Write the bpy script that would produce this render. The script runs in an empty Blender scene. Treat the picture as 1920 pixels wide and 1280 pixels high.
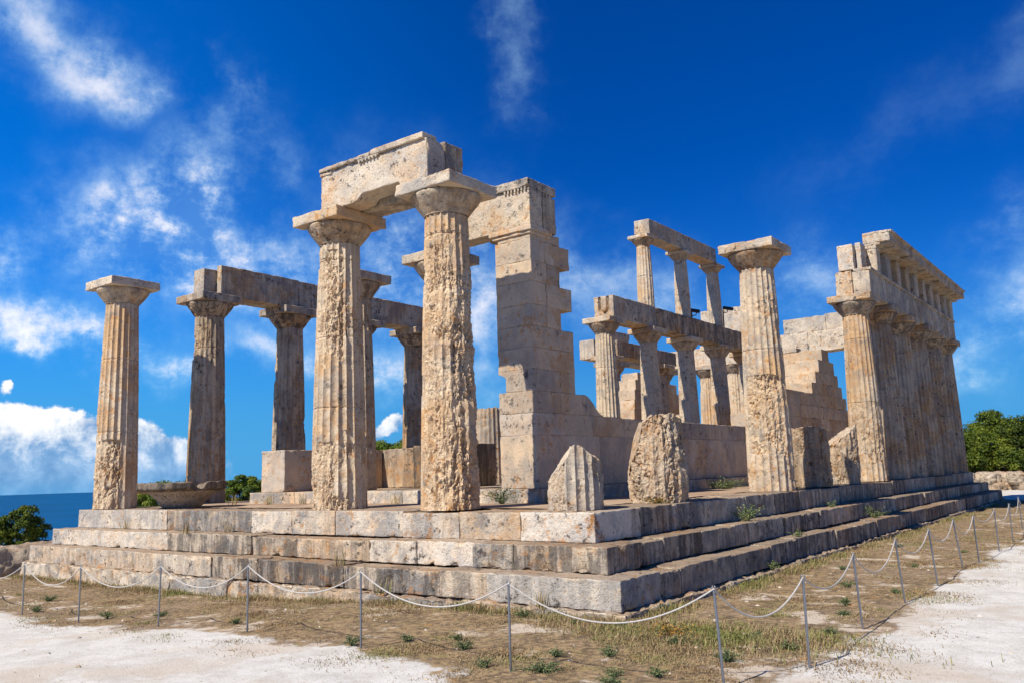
import bpy, math, random
import numpy as np
from mathutils import Vector, Matrix

R = math.radians
rng = np.random.RandomState(7)
random.seed(7)
scn = bpy.context.scene
COL = scn.collection

# ------------------------------------------------------------------ camera
cam_d = bpy.data.cameras.new("camera")
cam = bpy.data.objects.new("camera", cam_d)
COL.objects.link(cam)
cam_d.sensor_width = 36.0
cam_d.lens = 29.67
cam_d.clip_start = 0.1
cam_d.clip_end = 60000.0
_r = Vector((0.79646, 0.60397, -0.02956)); _u = Vector((0.11540, -0.10384, 0.98788)); _f = Vector((-0.59358, 0.79021, 0.15241))
cam.matrix_world = Matrix(((_r.x, _u.x, -_f.x, 5.970), (_r.y, _u.y, -_f.y, -9.627), (_r.z, _u.z, -_f.z, 0.550), (0, 0, 0, 1)))
scn.camera = cam

# ------------------------------------------------------------------ sun + sky
SUN_EL, SUN_TO = 47.0, 80.0            # elevation; compass angle (from +X) the shadows point to
sun_d = bpy.data.lights.new("sun", 'SUN')
sun = bpy.data.objects.new("sun", sun_d)
COL.objects.link(sun)
sun_d.energy = 5.0
sun_d.angle = R(0.5)
sun_d.color = (1.0, 0.905, 0.755)
_v = Vector((math.cos(R(SUN_TO)) * math.cos(R(SUN_EL)), math.sin(R(SUN_TO)) * math.cos(R(SUN_EL)), -math.sin(R(SUN_EL))))
sun.rotation_euler = _v.to_track_quat('-Z', 'Y').to_euler()

scn.view_settings.view_transform = 'Standard'
scn.view_settings.look = 'None'
scn.view_settings.gamma = 1.0
scn.view_settings.use_curve_mapping = False
scn.view_settings.exposure = 0.25


class NT:
    """small helper to wire shader nodes"""
    def __init__(s, tree):
        s.t = tree
    def n(s, typ, **kw):
        nd = s.t.nodes.new(typ)
        for k, v in kw.items():
            setattr(nd, k, v)
        return nd
    def link(s, a, b):
        s.t.links.new(a, b)
    def put(s, sock, v):
        if hasattr(v, 'is_output'):
            s.link(v, sock)
        elif v is not None:
            if sock.type == 'RGBA' and len(v) == 3:
                v = (*v, 1)
            sock.default_value = v
    def math(s, op, a, b=None, c=None, clamp=False):
        nd = s.n('ShaderNodeMath', operation=op); nd.use_clamp = clamp
        s.put(nd.inputs[0], a)
        if b is not None: s.put(nd.inputs[1], b)
        if c is not None: s.put(nd.inputs[2], c)
        return nd.outputs[0]
    def vmath(s, op, a, b=None):
        nd = s.n('ShaderNodeVectorMath', operation=op)
        s.put(nd.inputs[0], a)
        if b is not None: s.put(nd.inputs[1], b)
        return nd.outputs[0]
    def mix(s, fac, a, b, mode='MIX'):
        nd = s.n('ShaderNodeMix', data_type='RGBA', blend_type=mode)
        s.put(nd.inputs[0], fac); s.put(nd.inputs[6], a); s.put(nd.inputs[7], b)
        return nd.outputs[2]
    def sm(s, x, lo, hi, a=0.0, b=1.0):
        nd = s.n('ShaderNodeMapRange', interpolation_type='SMOOTHSTEP')
        s.put(nd.inputs[0], x)
        nd.inputs[1].default_value = lo; nd.inputs[2].default_value = hi
        nd.inputs[3].default_value = a; nd.inputs[4].default_value = b
        return nd.outputs[0]
    def noise(s, vec, scale, detail=5, rough=0.55, dist=0.0, color=False):
        nd = s.n('ShaderNodeTexNoise')
        s.put(nd.inputs['Vector'], vec)
        nd.inputs['Scale'].default_value = scale; nd.inputs['Detail'].default_value = detail
        nd.inputs['Roughness'].default_value = rough; nd.inputs['Distortion'].default_value = dist
        return nd.outputs['Color' if color else 'Fac']
    def attr(s, name):
        nd = s.n('ShaderNodeAttribute'); nd.attribute_name = name
        return nd.outputs['Fac']


def build_world():
    w = bpy.data.worlds.new("World"); scn.world = w; w.use_nodes = True
    w.cycles.sampling_method = "MANUAL"; w.cycles.sample_map_resolution = 256
    t = w.node_tree; t.nodes.clear(); N = NT(t)
    out = N.n('ShaderNodeOutputWorld'); bg = N.n('ShaderNodeBackground')
    bg.inputs['Strength'].default_value = 0.1
    N.link(bg.outputs[0], out.inputs[0])
    sky = N.n('ShaderNodeTexSky', sky_type='NISHITA')
    sky.sun_disc = False
    sky.sun_elevation = R(SUN_EL)
    sky.sun_rotation = math.atan2(-_v.x, -_v.y)
    sky.altitude = 160; sky.air_density = 1.0; sky.dust_density = 0.6; sky.ozone_density = 2.5
    d = N.n('ShaderNodeTexCoord').outputs['Generated']
    sep = N.n('ShaderNodeSeparateXYZ'); N.link(d, sep.inputs[0])
    zc = N.math('MAXIMUM', sep.outputs[2], 0.004)
    cmb = N.n('ShaderNodeCombineXYZ')
    N.link(sep.outputs[0], cmb.inputs[0]); N.link(sep.outputs[1], cmb.inputs[1]); N.link(zc, cmb.inputs[2])
    N.link(N.vmath('NORMALIZE', cmb.outputs[0]), sky.inputs[0])
    # a polarising filter deepens the blue
    hsv = N.n('ShaderNodeGamma'); N.link(sky.outputs[0], hsv.inputs[0]); hsv.inputs[1].default_value = 1.0
    base = N.mix(1.0, hsv.outputs[0], SKY_TINT, 'MULTIPLY')
    base = N.mix(N.sm(sep.outputs[2], .52, .85), base, N.mix(1.0, base, (.4, .4, .4), 'MULTIPLY'))  # unseen upper sky dimmed to weaken the fill light
    az0 = N.math('MULTIPLY', N.math('ARCTAN2', sep.outputs[0], sep.outputs[1]), 180 / math.pi)
    el0 = N.math('MULTIPLY', N.math('ARCSINE', sep.outputs[2]), 180 / math.pi)
    # the polarised band: darkest high up and to the right of the temple, paler towards the sea
    side = N.sm(az0, -72, -30)
    base = N.mix(side, N.mix(1.0, base, (1.0, 2.0, 1.65), 'MULTIPLY'), base)
    # pale air near the horizon
    q = N.math('DIVIDE', N.math('MAXIMUM', el0, 0.0), 8.5)
    hz = N.math('MULTIPLY', N.math('EXPONENT', N.math('MULTIPLY', N.math('MULTIPLY', q, q), -1.0)), 0.93)
    base = N.mix(hz, base, (0.75, 3.3, 6.5))
    # warped copies for wispy outlines
    wn = N.n('ShaderNodeSeparateColor'); N.link(N.noise(d, 7.0, 7, 0.62, 0.0, True), wn.inputs[0])
    az = N.math('ADD', az0, N.math('MULTIPLY', N.math('SUBTRACT', wn.outputs[0], 0.5), 13.0))
    el = N.math('ADD', el0, N.math('MULTIPLY', N.math('SUBTRACT', wn.outputs[1], 0.5), 9.0))
    def gauss(a, e, sa, se, rot, amp, azs=az, els=el):
        c, s_ = math.cos(R(rot)), math.sin(R(rot))
        da = N.math('SUBTRACT', azs, a); de = N.math('SUBTRACT', els, e)
        u = N.math('ADD', N.math('MULTIPLY', da, c / sa), N.math('MULTIPLY', de, s_ / sa))
        v = N.math('ADD', N.math('MULTIPLY', da, -s_ / se), N.math('MULTIPLY', de, c / se))
        q = N.math('ADD', N.math('MULTIPLY', u, u), N.math('MULTIPLY', v, v))
        return N.math('MULTIPLY', N.math('EXPONENT', N.math('MULTIPLY', q, -1.0)), amp)
    G = None
    for g in CIRRUS:
        o = gauss(*g); G = o if G is None else N.math('ADD', G, o)
    # unseen broad cloud added behind the camera as neutral fill light
    back = N.sm(sep.outputs[1], -0.1, -0.6)
    G = N.math('ADD', G, N.math('MULTIPLY', back, 0.06))
    cn = N.n('ShaderNodeVectorMath', operation='MULTIPLY'); N.link(d, cn.inputs[0]); cn.inputs[1].default_value = (1, 1, 1.5)
    f1 = N.noise(cn.outputs[0], 7.0, 10, 0.68, 0.0)
    cs = N.n('ShaderNodeMapping'); N.link(d, cs.inputs[0]); cs.inputs['Rotation'].default_value = (0.3, 0.9, 0.5); cs.inputs['Scale'].default_value = (1, 1.7, 1)
    f2 = N.noise(cs.outputs[0], 16.0, 8, 0.68, 0.0)
    fn = N.math('ADD', N.math('MULTIPLY', f1, 0.74), N.math('MULTIPLY', f2, 0.26))
    dens = N.math('MULTIPLY', G, N.sm(fn, 0.38, 0.66, 0.07, 1.0))
    dens = N.math('MINIMUM', dens, 0.92)
    col = N.mix(dens, base, N.mix(N.sm(dens, .1, .75), (4.6, 7.6, 9.6), (8.6, 8.8, 9.3)))
    # heaped clouds low over the sea
    H = None
    waz = N.math('ADD', az0, N.math('MULTIPLY', N.math('SUBTRACT', wn.outputs[0], 0.5), 5.0))
    wel = N.math('ADD', el0, N.math('MULTIPLY', N.math('SUBTRACT', wn.outputs[1], 0.5), 4.0))
    for g in CUMULUS:
        o = gauss(*g, waz, wel); H = o if H is None else N.math('ADD', H, o)
    puff = N.noise(d, 30.0, 8, 0.64, 0.2)
    hd = N.math('ADD', H, N.math('MULTIPLY', N.math('SUBTRACT', puff, 0.5), 0.9))
    hm = N.sm(hd, 0.42, 0.62)
    hm = N.math('MULTIPLY', hm, N.sm(el0, -0.6, 1.0, 0.5, 1.0))
    lit = N.sm(N.math('ADD', el0, N.math('MULTIPLY', N.math('SUBTRACT', puff, 0.5), 9.0)), 1.4, 4.6)
    hc = N.mix(lit, N.mix(N.sm(puff, .35, .65), (1.35, 3.0, 5.6), (2.7, 4.6, 7.2)), (8.8, 8.9, 9.0))
    col = N.mix(hm, col, hc)
    N.link(col, bg.inputs[0])


SKY_TINT = (0.0, 0.30, 0.90)
# (azimuth, elevation, sigma_az, sigma_el, rotation, amount) in degrees, azimuth 0 = +Y, clockwise
CIRRUS = [(-67.5, 26.3, 3.8, 1.9, -25, .66), (-63.8, 24.3, 2.4, 1.6, 30, .6), (-56.0, 25.3, 1.0, 2.2, 20, .34), (-54.0, 20.8, 2.0, 2.6, 10, .34),
          (-57.5, 22.5, 1.6, 1.4, 40, .35), (-36.6, 27.8, 1.3, 4.2, 4, .27), (-59.3, 18.8, 2.2, 3.0, 25, .55), (-57.3, 16.5, 3.4, 1.9, -20, .8),
          (-62.6, 14.8, 2.4, 3.2, 15, .85), (-56.0, 14.2, 6.0, 1.9, -10, .9), (-58.0, 16.2, 4.5, 2.2, -12, .55), (-53.0, 12.2, 5.0, 1.8, -8, .8), (-66.8, 9.8, 3.4, 1.0, -20, .9), (-63.8, 8.1, 3.2, .7, -15, .85),
          (-59.8, 7.5, 2.0, 1.0, 0, 1.0), (-67.8, 12.8, 1.6, 1.2, 0, 1.0), (-45.0, 16.0, 4.0, 3.6, 0, .7), (-44.2, 12.0, 3.6, 3.4, 10, .7), (-38.5, 11.0, 1.6, 5.0, 0, .8),
          (-50.0, 8.2, 7.0, .9, -10, .75), (-45.0, 6.3, 4.0, .9, -8, .7), (-32.0, 12.6, 3.8, 2.6, -10, .62), (-26.5, 12.0, 2.4, 2.4, 0, .5), (-17.6, 11.3, 2.8, 2.0, 15, .55),
          (-6.0, 8.3, 2.2, 2.2, 55, .85), (-8.0, 5.5, 2.0, .9, 35, .5), (-5.0, 12.5, 2.0, 2.0, 20, .35), (-3.0, 23.0, 4.0, 1.4, 20, .13), (-12.0, 19.0, 6.0, 2.0, 20, .07)]
CUMULUS = [(-66.0, 2.5, 4.2, 2.1, 0, 1.0), (-62.5, 2.4, 2.8, 1.8, 0, .9), (-69.5, 1.6, 3.0, 2.4, 0, .85), (-64.5, 1.0, 9.0, 2.2, 0, .95), (-70, 3.0, 3.0, 2.0, 0, .75), (-59.3, 1.0, 2.4, 1.3, 0, .85),
           (-45.0, 3.6, 1.1, .9, 0, .8), (-46.6, 2.8, 1.0, .9, 0, .7), (-10.5, 3.3, .5, .4, 0, .9), (-67.4, 5.9, .5, .5, 0, .62)]
build_world()

# ------------------------------------------------------------------ noise in numpy
_g = np.random.RandomState(3).normal(size=(256, 3)); _g /= np.linalg.norm(_g, axis=1)[:, None]
_perm = np.random.RandomState(5).permutation(256)
def perlin(p, seed=0):
    p = np.asarray(p, float) + seed * 17.137
    i = np.floor(p).astype(np.int64); f = p - i
    u = f * f * f * (f * (f * 6 - 15) + 10)
    r = 0
    for dx in (0, 1):
        wx = u[:, 0] if dx else 1 - u[:, 0]
        hx = _perm[(i[:, 0] + dx) & 255]
        for dy in (0, 1):
            wy = u[:, 1] if dy else 1 - u[:, 1]
            hy = _perm[(hx + i[:, 1] + dy) & 255]
            for dz in (0, 1):
                wz = u[:, 2] if dz else 1 - u[:, 2]
                h = _perm[(hy + i[:, 2] + dz) & 255]
                g = _g[h]
                r = r + wx * wy * wz * (g[:, 0] * (f[:, 0] - dx) + g[:, 1] * (f[:, 1] - dy) + g[:, 2] * (f[:, 2] - dz))
    return r * 1.6
def fbm(p, octv=4, seed=0, gain=0.5):
    p = np.asarray(p, float); a = 1.0; s = 0; t = 0
    for k in range(octv):
        s = s + a * perlin(p * (2.03 ** k), seed + k); t += a; a *= gain
    return s / t * 1.3
def ridged(p, octv=3, seed=0):
    p = np.asarray(p, float); a = 1.0; s = 0; t = 0
    for k in range(octv):
        s = s + a * (1 - np.abs(perlin(p * (2.03 ** k), seed + k)) * 2); t += a; a *= .5
    return s / t
def sstep(x, a, b):
    t = np.clip((x - a) / (b - a), 0, 1); return t * t * (3 - 2 * t)

# ------------------------------------------------------------------ mesh + object helpers
class Geo:
    def __init__(s):
        s.v, s.f, s.a, s.n = [], [], [], 0
    def add(s, v, faces, ero=None, tone=0.0, grime=0.0):
        v = np.asarray(v, float)
        a = np.zeros((len(v), 3)); a[:, 1] = tone; a[:, 2] = grime
        if ero is not None: a[:, 0] = ero
        for f in faces:
            if len(f): s.f.append(np.asarray(f, np.int64) + s.n)
        s.v.append(v); s.a.append(a); s.n += len(v)
        return s
def obj(name, geo, mat, parent=None, smooth=40.0):
    v = np.concatenate(geo.v); a = np.concatenate(geo.a)
    me = bpy.data.meshes.new(name)
    me.vertices.add(len(v)); me.vertices.foreach_set('co', v.astype(np.float32).ravel())
    loops = np.concatenate([f.ravel() for f in geo.f])
    tot = np.concatenate([np.full(len(f), f.shape[1]) for f in geo.f])
    st = np.concatenate([[0], np.cumsum(tot)[:-1]])
    me.loops.add(len(loops)); me.loops.foreach_set('vertex_index', loops.astype(np.int32))
    me.polygons.add(len(tot)); me.polygons.foreach_set('loop_start', st.astype(np.int32))
    me.polygons.foreach_set('use_smooth', np.full(len(tot), smooth > 0))
    me.update(calc_edges=True)
    for k, nm in enumerate(('ero', 'tone', 'grime')):
        if np.any(a[:, k]):
            at = me.attributes.new(nm, 'FLOAT', 'POINT'); at.data.foreach_set('value', a[:, k].astype(np.float32))
    if 0 < smooth < 180: me.set_sharp_from_angle(angle=R(smooth))
    if mat: me.materials.append(mat)
    o = bpy.data.objects.new(name, me); COL.objects.link(o)
    if parent: o.parent = parent
    return o
def tag(o, label=None, cat=None, group=None, kind=None):
    if label: o['label'] = label
    if cat: o['category'] = cat
    if group: o['group'] = group
    if kind: o['kind'] = kind
    return o
def thing(name, label, cat, group=None, loc=(0, 0, 0)):
    o = bpy.data.objects.new(name, None); COL.objects.link(o); o.location = loc
    o.empty_display_size = 0.2
    return tag(o, label, cat, group)

def lin(n0, n1, L, res, r):
    """grid lines from n0 to n1, denser beside the edges"""
    n = int(min(60, max(2, math.ceil(L / res))))
    t = np.linspace(0, L, n + 1)
    ex = [x for x in (r, r * 2.6) if x < L * .3]
    t = np.concatenate([t, ex, [L - x for x in ex]])
    t = np.unique(np.round(t, 4))
    keep = [0]
    for k in range(1, len(t)):
        if t[k] - t[keep[-1]] > min(.35 * res, r * .7): keep.append(k)
    if keep[-1] != len(t) - 1: keep[-1] = len(t) - 1
    return n0 + t[keep]
def block(g, x0, x1, y0, y1, z0, z1, res=.09, r=.008, chip=.04, rough=.006, seed=0, tone=0.0, grime=0.0, freq=4.2, fn=None, gap=.0, ero=0.0):
    """a weathered stone block: rounded, chipped edges and an uneven skin"""
    x0, x1, y0, y1, z0, z1 = x0 + gap, x1 - gap, y0 + gap, y1 - gap, z0, z1
    X, Y, Z = lin(x0, x1, x1 - x0, res, r), lin(y0, y1, y1 - y0, res, r), lin(z0, z1, z1 - z0, res, r)
    nx, ny, nz = len(X), len(Y), len(Z)
    quads = []; keys = []
    def face(ax, side):
        dims = [nx, ny, nz]; b, c = [k for k in range(3) if k != ax]
        ib, ic = np.meshgrid(np.arange(dims[b]), np.arange(dims[c]), indexing='ij')
        idx = np.zeros((dims[b], dims[c], 3), int); idx[..., b] = ib; idx[..., c] = ic; idx[..., ax] = (dims[ax] - 1) * side
        key = (idx[..., 0] * ny + idx[..., 1]) * nz + idx[..., 2]
        q = np.stack([key[:-1, :-1], key[1:, :-1], key[1:, 1:], key[:-1, 1:]], -1).reshape(-1, 4)
        flip = (side == 0) ^ (ax == 1)
        return q[:, ::-1] if flip else q
    for ax in range(3):
        for side in (0, 1): quads.append(face(ax, side))
    q = np.concatenate(quads); uk, inv = np.unique(q, return_inverse=True); q = inv.reshape(q.shape)
    i = uk // (ny * nz); j = (uk // nz) % ny; k = uk % nz
    p = np.stack([X[i], Y[j], Z[k]], 1)
    c = np.array([(x0 + x1) / 2, (y0 + y1) / 2, (z0 + z1) / 2]); h = np.array([(x1 - x0) / 2, (y1 - y0) / 2, (z1 - z0) / 2])
    nn = fbm(p * freq, 4, seed)
    cm = sstep(nn, .12, .50) * (.55 + .9 * np.clip(fbm(p * freq * 3.1, 3, seed + 4) + .35, 0, 1))
    rr = np.minimum(r + chip * cm, h.min() * .8)[:, None]
    qv = p - c
    inner = np.clip(qv, -(h - rr), h - rr); dv = qv - inner
    ln = np.linalg.norm(dv, axis=1)[:, None]; nrm = dv / np.maximum(ln, 1e-6)
    out = c + inner + rr * nrm
    edge = (np.sum(np.abs(np.abs(qv) - h) < rr * 1.2, axis=1) >= 2)
    out = out + nrm * (rough * (fbm(p * 5.5, 4, seed + 9) + .5 * fbm(p * 19, 2, seed + 12)))[:, None]
    e = np.clip(ero + cm * (.25 + .6 * edge), 0, 1)
    if fn is not None: out = fn(out, p, nrm)
    g.add(out, [q], ero=e, tone=tone, grime=grime)
    return g

def tube(g, pts, rad, n=8, cap=True, **kw):
    pts = np.asarray(pts, float); m = len(pts)
    rad = np.full(m, rad) if np.isscalar(rad) else np.asarray(rad)
    t = np.gradient(pts, axis=0); t /= np.linalg.norm(t, axis=1)[:, None] + 1e-9
    ref = np.array([0, 0, 1.0]) if abs(t[0, 2]) < .9 else np.array([1.0, 0, 0])
    vs = []
    for i in range(m):
        a = np.cross(t[i], ref); a /= np.linalg.norm(a) + 1e-9; b = np.cross(t[i], a)
        th = np.linspace(0, 2 * math.pi, n, endpoint=False)
        vs.append(pts[i] + rad[i] * (np.cos(th)[:, None] * a + np.sin(th)[:, None] * b))
    v = np.concatenate(vs)
    i, j = np.meshgrid(np.arange(m - 1), np.arange(n), indexing='ij'); i = i.ravel(); j = j.ravel(); k = (j + 1) % n
    q = np.stack([i * n + j, (i + 1) * n + j, (i + 1) * n + k, i * n + k], 1)[:, ::-1]
    tris = []
    if cap:
        v = np.concatenate([v, pts[:1], pts[-1:]])
        a, b = m * n, m * n + 1
        for j in range(n):
            k = (j + 1) % n
            tris.append((a, j, k)); tris.append((b, (m - 1) * n + k, (m - 1) * n + j))
    return g.add(v, [q, np.array(tris)] if tris else [q], **kw)

# ------------------------------------------------------------------ materials
def principled(name, rough=.9, spec=.15):
    m = bpy.data.materials.new(name); m.use_nodes = True
    t = m.node_tree; t.nodes.clear(); N = NT(t)
    out = N.n('ShaderNodeOutputMaterial'); b = N.n('ShaderNodeBsdfPrincipled')
    N.link(b.outputs[0], out.inputs[0])
    b.inputs['Roughness'].default_value = rough
    b.inputs['Specular IOR Level'].default_value = spec
    return m, N, b
def bump(N, b, h, strength, dist):
    nd = N.n('ShaderNodeBump'); nd.inputs['Strength'].default_value = strength; nd.inputs['Distance'].default_value = dist
    N.link(h, nd.inputs['Height']); N.link(nd.outputs[0], b.inputs['Normal'])
def simple(name, col, rough=.6, metal=0.0, var=.15, scale=20, spec=.3):
    m, N, b = principled(name, rough, spec)
    pos = N.n('ShaderNodeNewGeometry').outputs['Position']
    n = N.noise(pos, scale, 5)
    N.link(N.mix(n, tuple(c * (1 - var) for c in col), tuple(min(1, c * (1 + var)) for c in col)), b.inputs['Base Color'])
    b.inputs['Metallic'].default_value = metal
    return m

def stone(name, cream=(.71, .575, .405), ochre=(.64, .405, .20), grey=(.33, .305, .275), eroc=(.74, .585, .40), lich=1.0, bmp=1.0, ochre_amt=1.0, grey_amt=1.0, skin=.25, grain=1.0):
    m, N, b = principled(name, .92, .1)
    geo = N.n('ShaderNodeNewGeometry'); pos = geo.outputs['Position']
    sepn = N.n('ShaderNodeSeparateXYZ'); N.link(geo.outputs['Normal'], sepn.inputs[0])
    ero, tone, grime = N.attr('ero'), N.attr('tone'), N.attr('grime')
    n1 = N.noise(pos, .95, 6, .62)
    n2 = N.noise(pos, 4.2, 6, .68)
    n3 = N.noise(pos, 22, 4, .66)
    n4 = N.noise(pos, 75, 3, .62)
    oi = N.n('ShaderNodeObjectInfo').outputs['Random']
    n1v = N.math('ADD', n1, N.math('MULTIPLY', N.math('SUBTRACT', oi, .55), .22))
    col = N.mix(N.math('MULTIPLY', N.sm(n1v, .47, .62), .85 * ochre_amt), cream, ochre)
    # pale, freshly scoured patches and grey lichen skin
    n5 = N.noise(pos, 2.1, 6, .68)
    col = N.mix(N.math('MULTIPLY', N.sm(n5, .54, .64), .55), col, (.70, .62, .51))
    gm = N.math('MULTIPLY', N.sm(n2, .46, .57), N.math('SUBTRACT', .80 * grey_amt, N.math('MULTIPLY', ero, .55)), clamp=True)
    gm = N.math('MULTIPLY', gm, N.sm(n5, .60, .42))
    col = N.mix(gm, col, grey)
    # broad skin of grey weathering, broken up by the grain
    sk = N.math('ADD', N.math('ADD', N.noise(pos, 1.25, 5, .6), N.math('MULTIPLY', N.math('SUBTRACT', N.math('FRACT', N.math('MULTIPLY', oi, 7.31)), .5), .16)), N.math('MULTIPLY', N.math('SUBTRACT', n3, .5), .45))
    col = N.mix(N.math('MULTIPLY', N.sm(sk, .47, .60), skin), col, N.mix(n3, (.17, .17, .172), (.40, .395, .385)))
    # per block tone
    col = N.mix(N.math('MAXIMUM', tone, 0.0), col, (.72, .66, .57))
    col = N.mix(N.math('MULTIPLY', N.math('MINIMUM', tone, 0.0), -1.0), col, (.20, .15, .105))
    # eroded faces are warmer
    col = N.mix(N.math('MULTIPLY', ero, .75), col, N.mix(N.sm(n2, .42, .60), eroc, (.53, .36, .21)))
    # trodden, dusty upper faces
    up = N.math('MULTIPLY', N.sm(sepn.outputs[2], .75, .95), .7)
    col = N.mix(up, col, N.mix(n2, (.25, .17, .115), (.42, .32, .23)))
    # black lichen
    lm = N.math('MULTIPLY', N.sm(N.noise(pos, 8.5, 7, .75), .54, .62), N.sm(N.noise(pos, 1.3, 4), .46, .60))
    lm = N.math('MULTIPLY', lm, N.math('ADD', .80 * lich, grime), clamp=True)
    col = N.mix(N.math('MULTIPLY', lm, .9), col, (.062, .056, .052))
    # orange lichen
    om = N.math('MULTIPLY', N.sm(N.noise(pos, 7, 6, .72), .52, .61), N.sm(N.noise(pos, .8, 3), .47, .57))
    col = N.mix(N.math('MULTIPLY', om, .65), col, (.52, .24, .065))
    # rain streaks on the grimy side
    sv = N.n('ShaderNodeVectorMath', operation='MULTIPLY'); N.link(pos, sv.inputs[0]); sv.inputs[1].default_value = (7.0, 7.0, .9)
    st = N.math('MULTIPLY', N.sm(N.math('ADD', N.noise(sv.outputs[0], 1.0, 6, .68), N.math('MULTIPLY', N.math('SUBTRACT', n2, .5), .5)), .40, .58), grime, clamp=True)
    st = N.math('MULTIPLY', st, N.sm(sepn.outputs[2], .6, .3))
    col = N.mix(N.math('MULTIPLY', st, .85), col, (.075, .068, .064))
    col = N.mix(N.math('MULTIPLY', grime, N.sm(n2, .30, .62, .75, .25)), col, N.mix(1.0, col, (.42, .38, .35), 'MULTIPLY'))  # darkens whole faces: weathering, plus shade put into the colour
    # fine grain + pits
    col = N.mix(N.math('MULTIPLY', N.sm(n3, .44, .30), .9 * grain), col, N.mix(1.0, col, (.42, .36, .30), 'MULTIPLY'))
    col = N.mix(N.math('MULTIPLY', N.sm(n3, .55, .72), .45), col, N.mix(1.0, col, (1.3, 1.28, 1.25), 'MULTIPLY'))
    col = N.mix(N.math('MULTIPLY', N.sm(n4, .46, .32), .5 * grain), col, N.mix(1.0, col, (.5, .45, .4), 'MULTIPLY'))
    N.link(col, b.inputs['Base Color'])
    vor = N.n('ShaderNodeTexVoronoi'); N.link(pos, vor.inputs['Vector']); vor.inputs['Scale'].default_value = 34
    h = N.math('ADD', N.math('MULTIPLY', n2, .7), N.math('MULTIPLY', n3, .6))
    h = N.math('ADD', h, N.math('MULTIPLY', n4, .18))
    h = N.math('ADD', h, N.math('MULTIPLY', N.sm(vor.outputs['Distance'], .0, .35), N.math('ADD', .10, N.math('MULTIPLY', ero, .4))))
    bump(N, b, h, 1.0 * bmp, .035)
    return m

M_COL = stone('column_limestone')
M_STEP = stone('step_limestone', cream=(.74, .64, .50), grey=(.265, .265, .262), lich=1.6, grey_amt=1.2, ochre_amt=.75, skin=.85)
M_WALL = stone('wall_limestone', cream=(.66, .515, .36), ochre=(.56, .355, .19), lich=1.0, grain=.5, bmp=.5, skin=.45, grey_amt=.6)
M_BEAM = stone('beam_limestone', cream=(.71, .60, .45), grey=(.29, .275, .255), lich=1.4, ochre_amt=.9, skin=.6)
M_STUMP = stone('stump_limestone', cream=(.62, .53, .41), eroc=(.62, .50, .36), lich=1.7, ochre_amt=.5, skin=.5)
M_METAL = simple('galvanised_steel', (.30, .31, .33), .42, .9, .25, 40)
M_ROPE = simple('white_rope', (.46, .44, .41), .9, 0, .4, 60)
M_BLACK = simple('black_housing', (.022, .022, .025), .45, 0, .2, 30)
M_LENS = simple('lens_glass', (.05, .06, .08), .1, 0, .1, 30, .6)

def m_floor():
    m, N, b = principled('floor_dust', .95, .05)
    pos = N.n('ShaderNodeNewGeometry').outputs['Position']
    n1 = N.noise(pos, 1.1, 8, .65); n2 = N.noise(pos, 14, 7, .65)
    c = N.mix(N.sm(n1, .35, .65), (.29, .20, .14), (.47, .35, .25))
    c = N.mix(N.math('MULTIPLY', N.sm(n2, .5, .7), .5), c, (.56, .46, .36))
    N.link(c, b.inputs['Base Color']); bump(N, b, n2, .7, .02)
    return m
M_FLOOR = m_floor()

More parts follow.
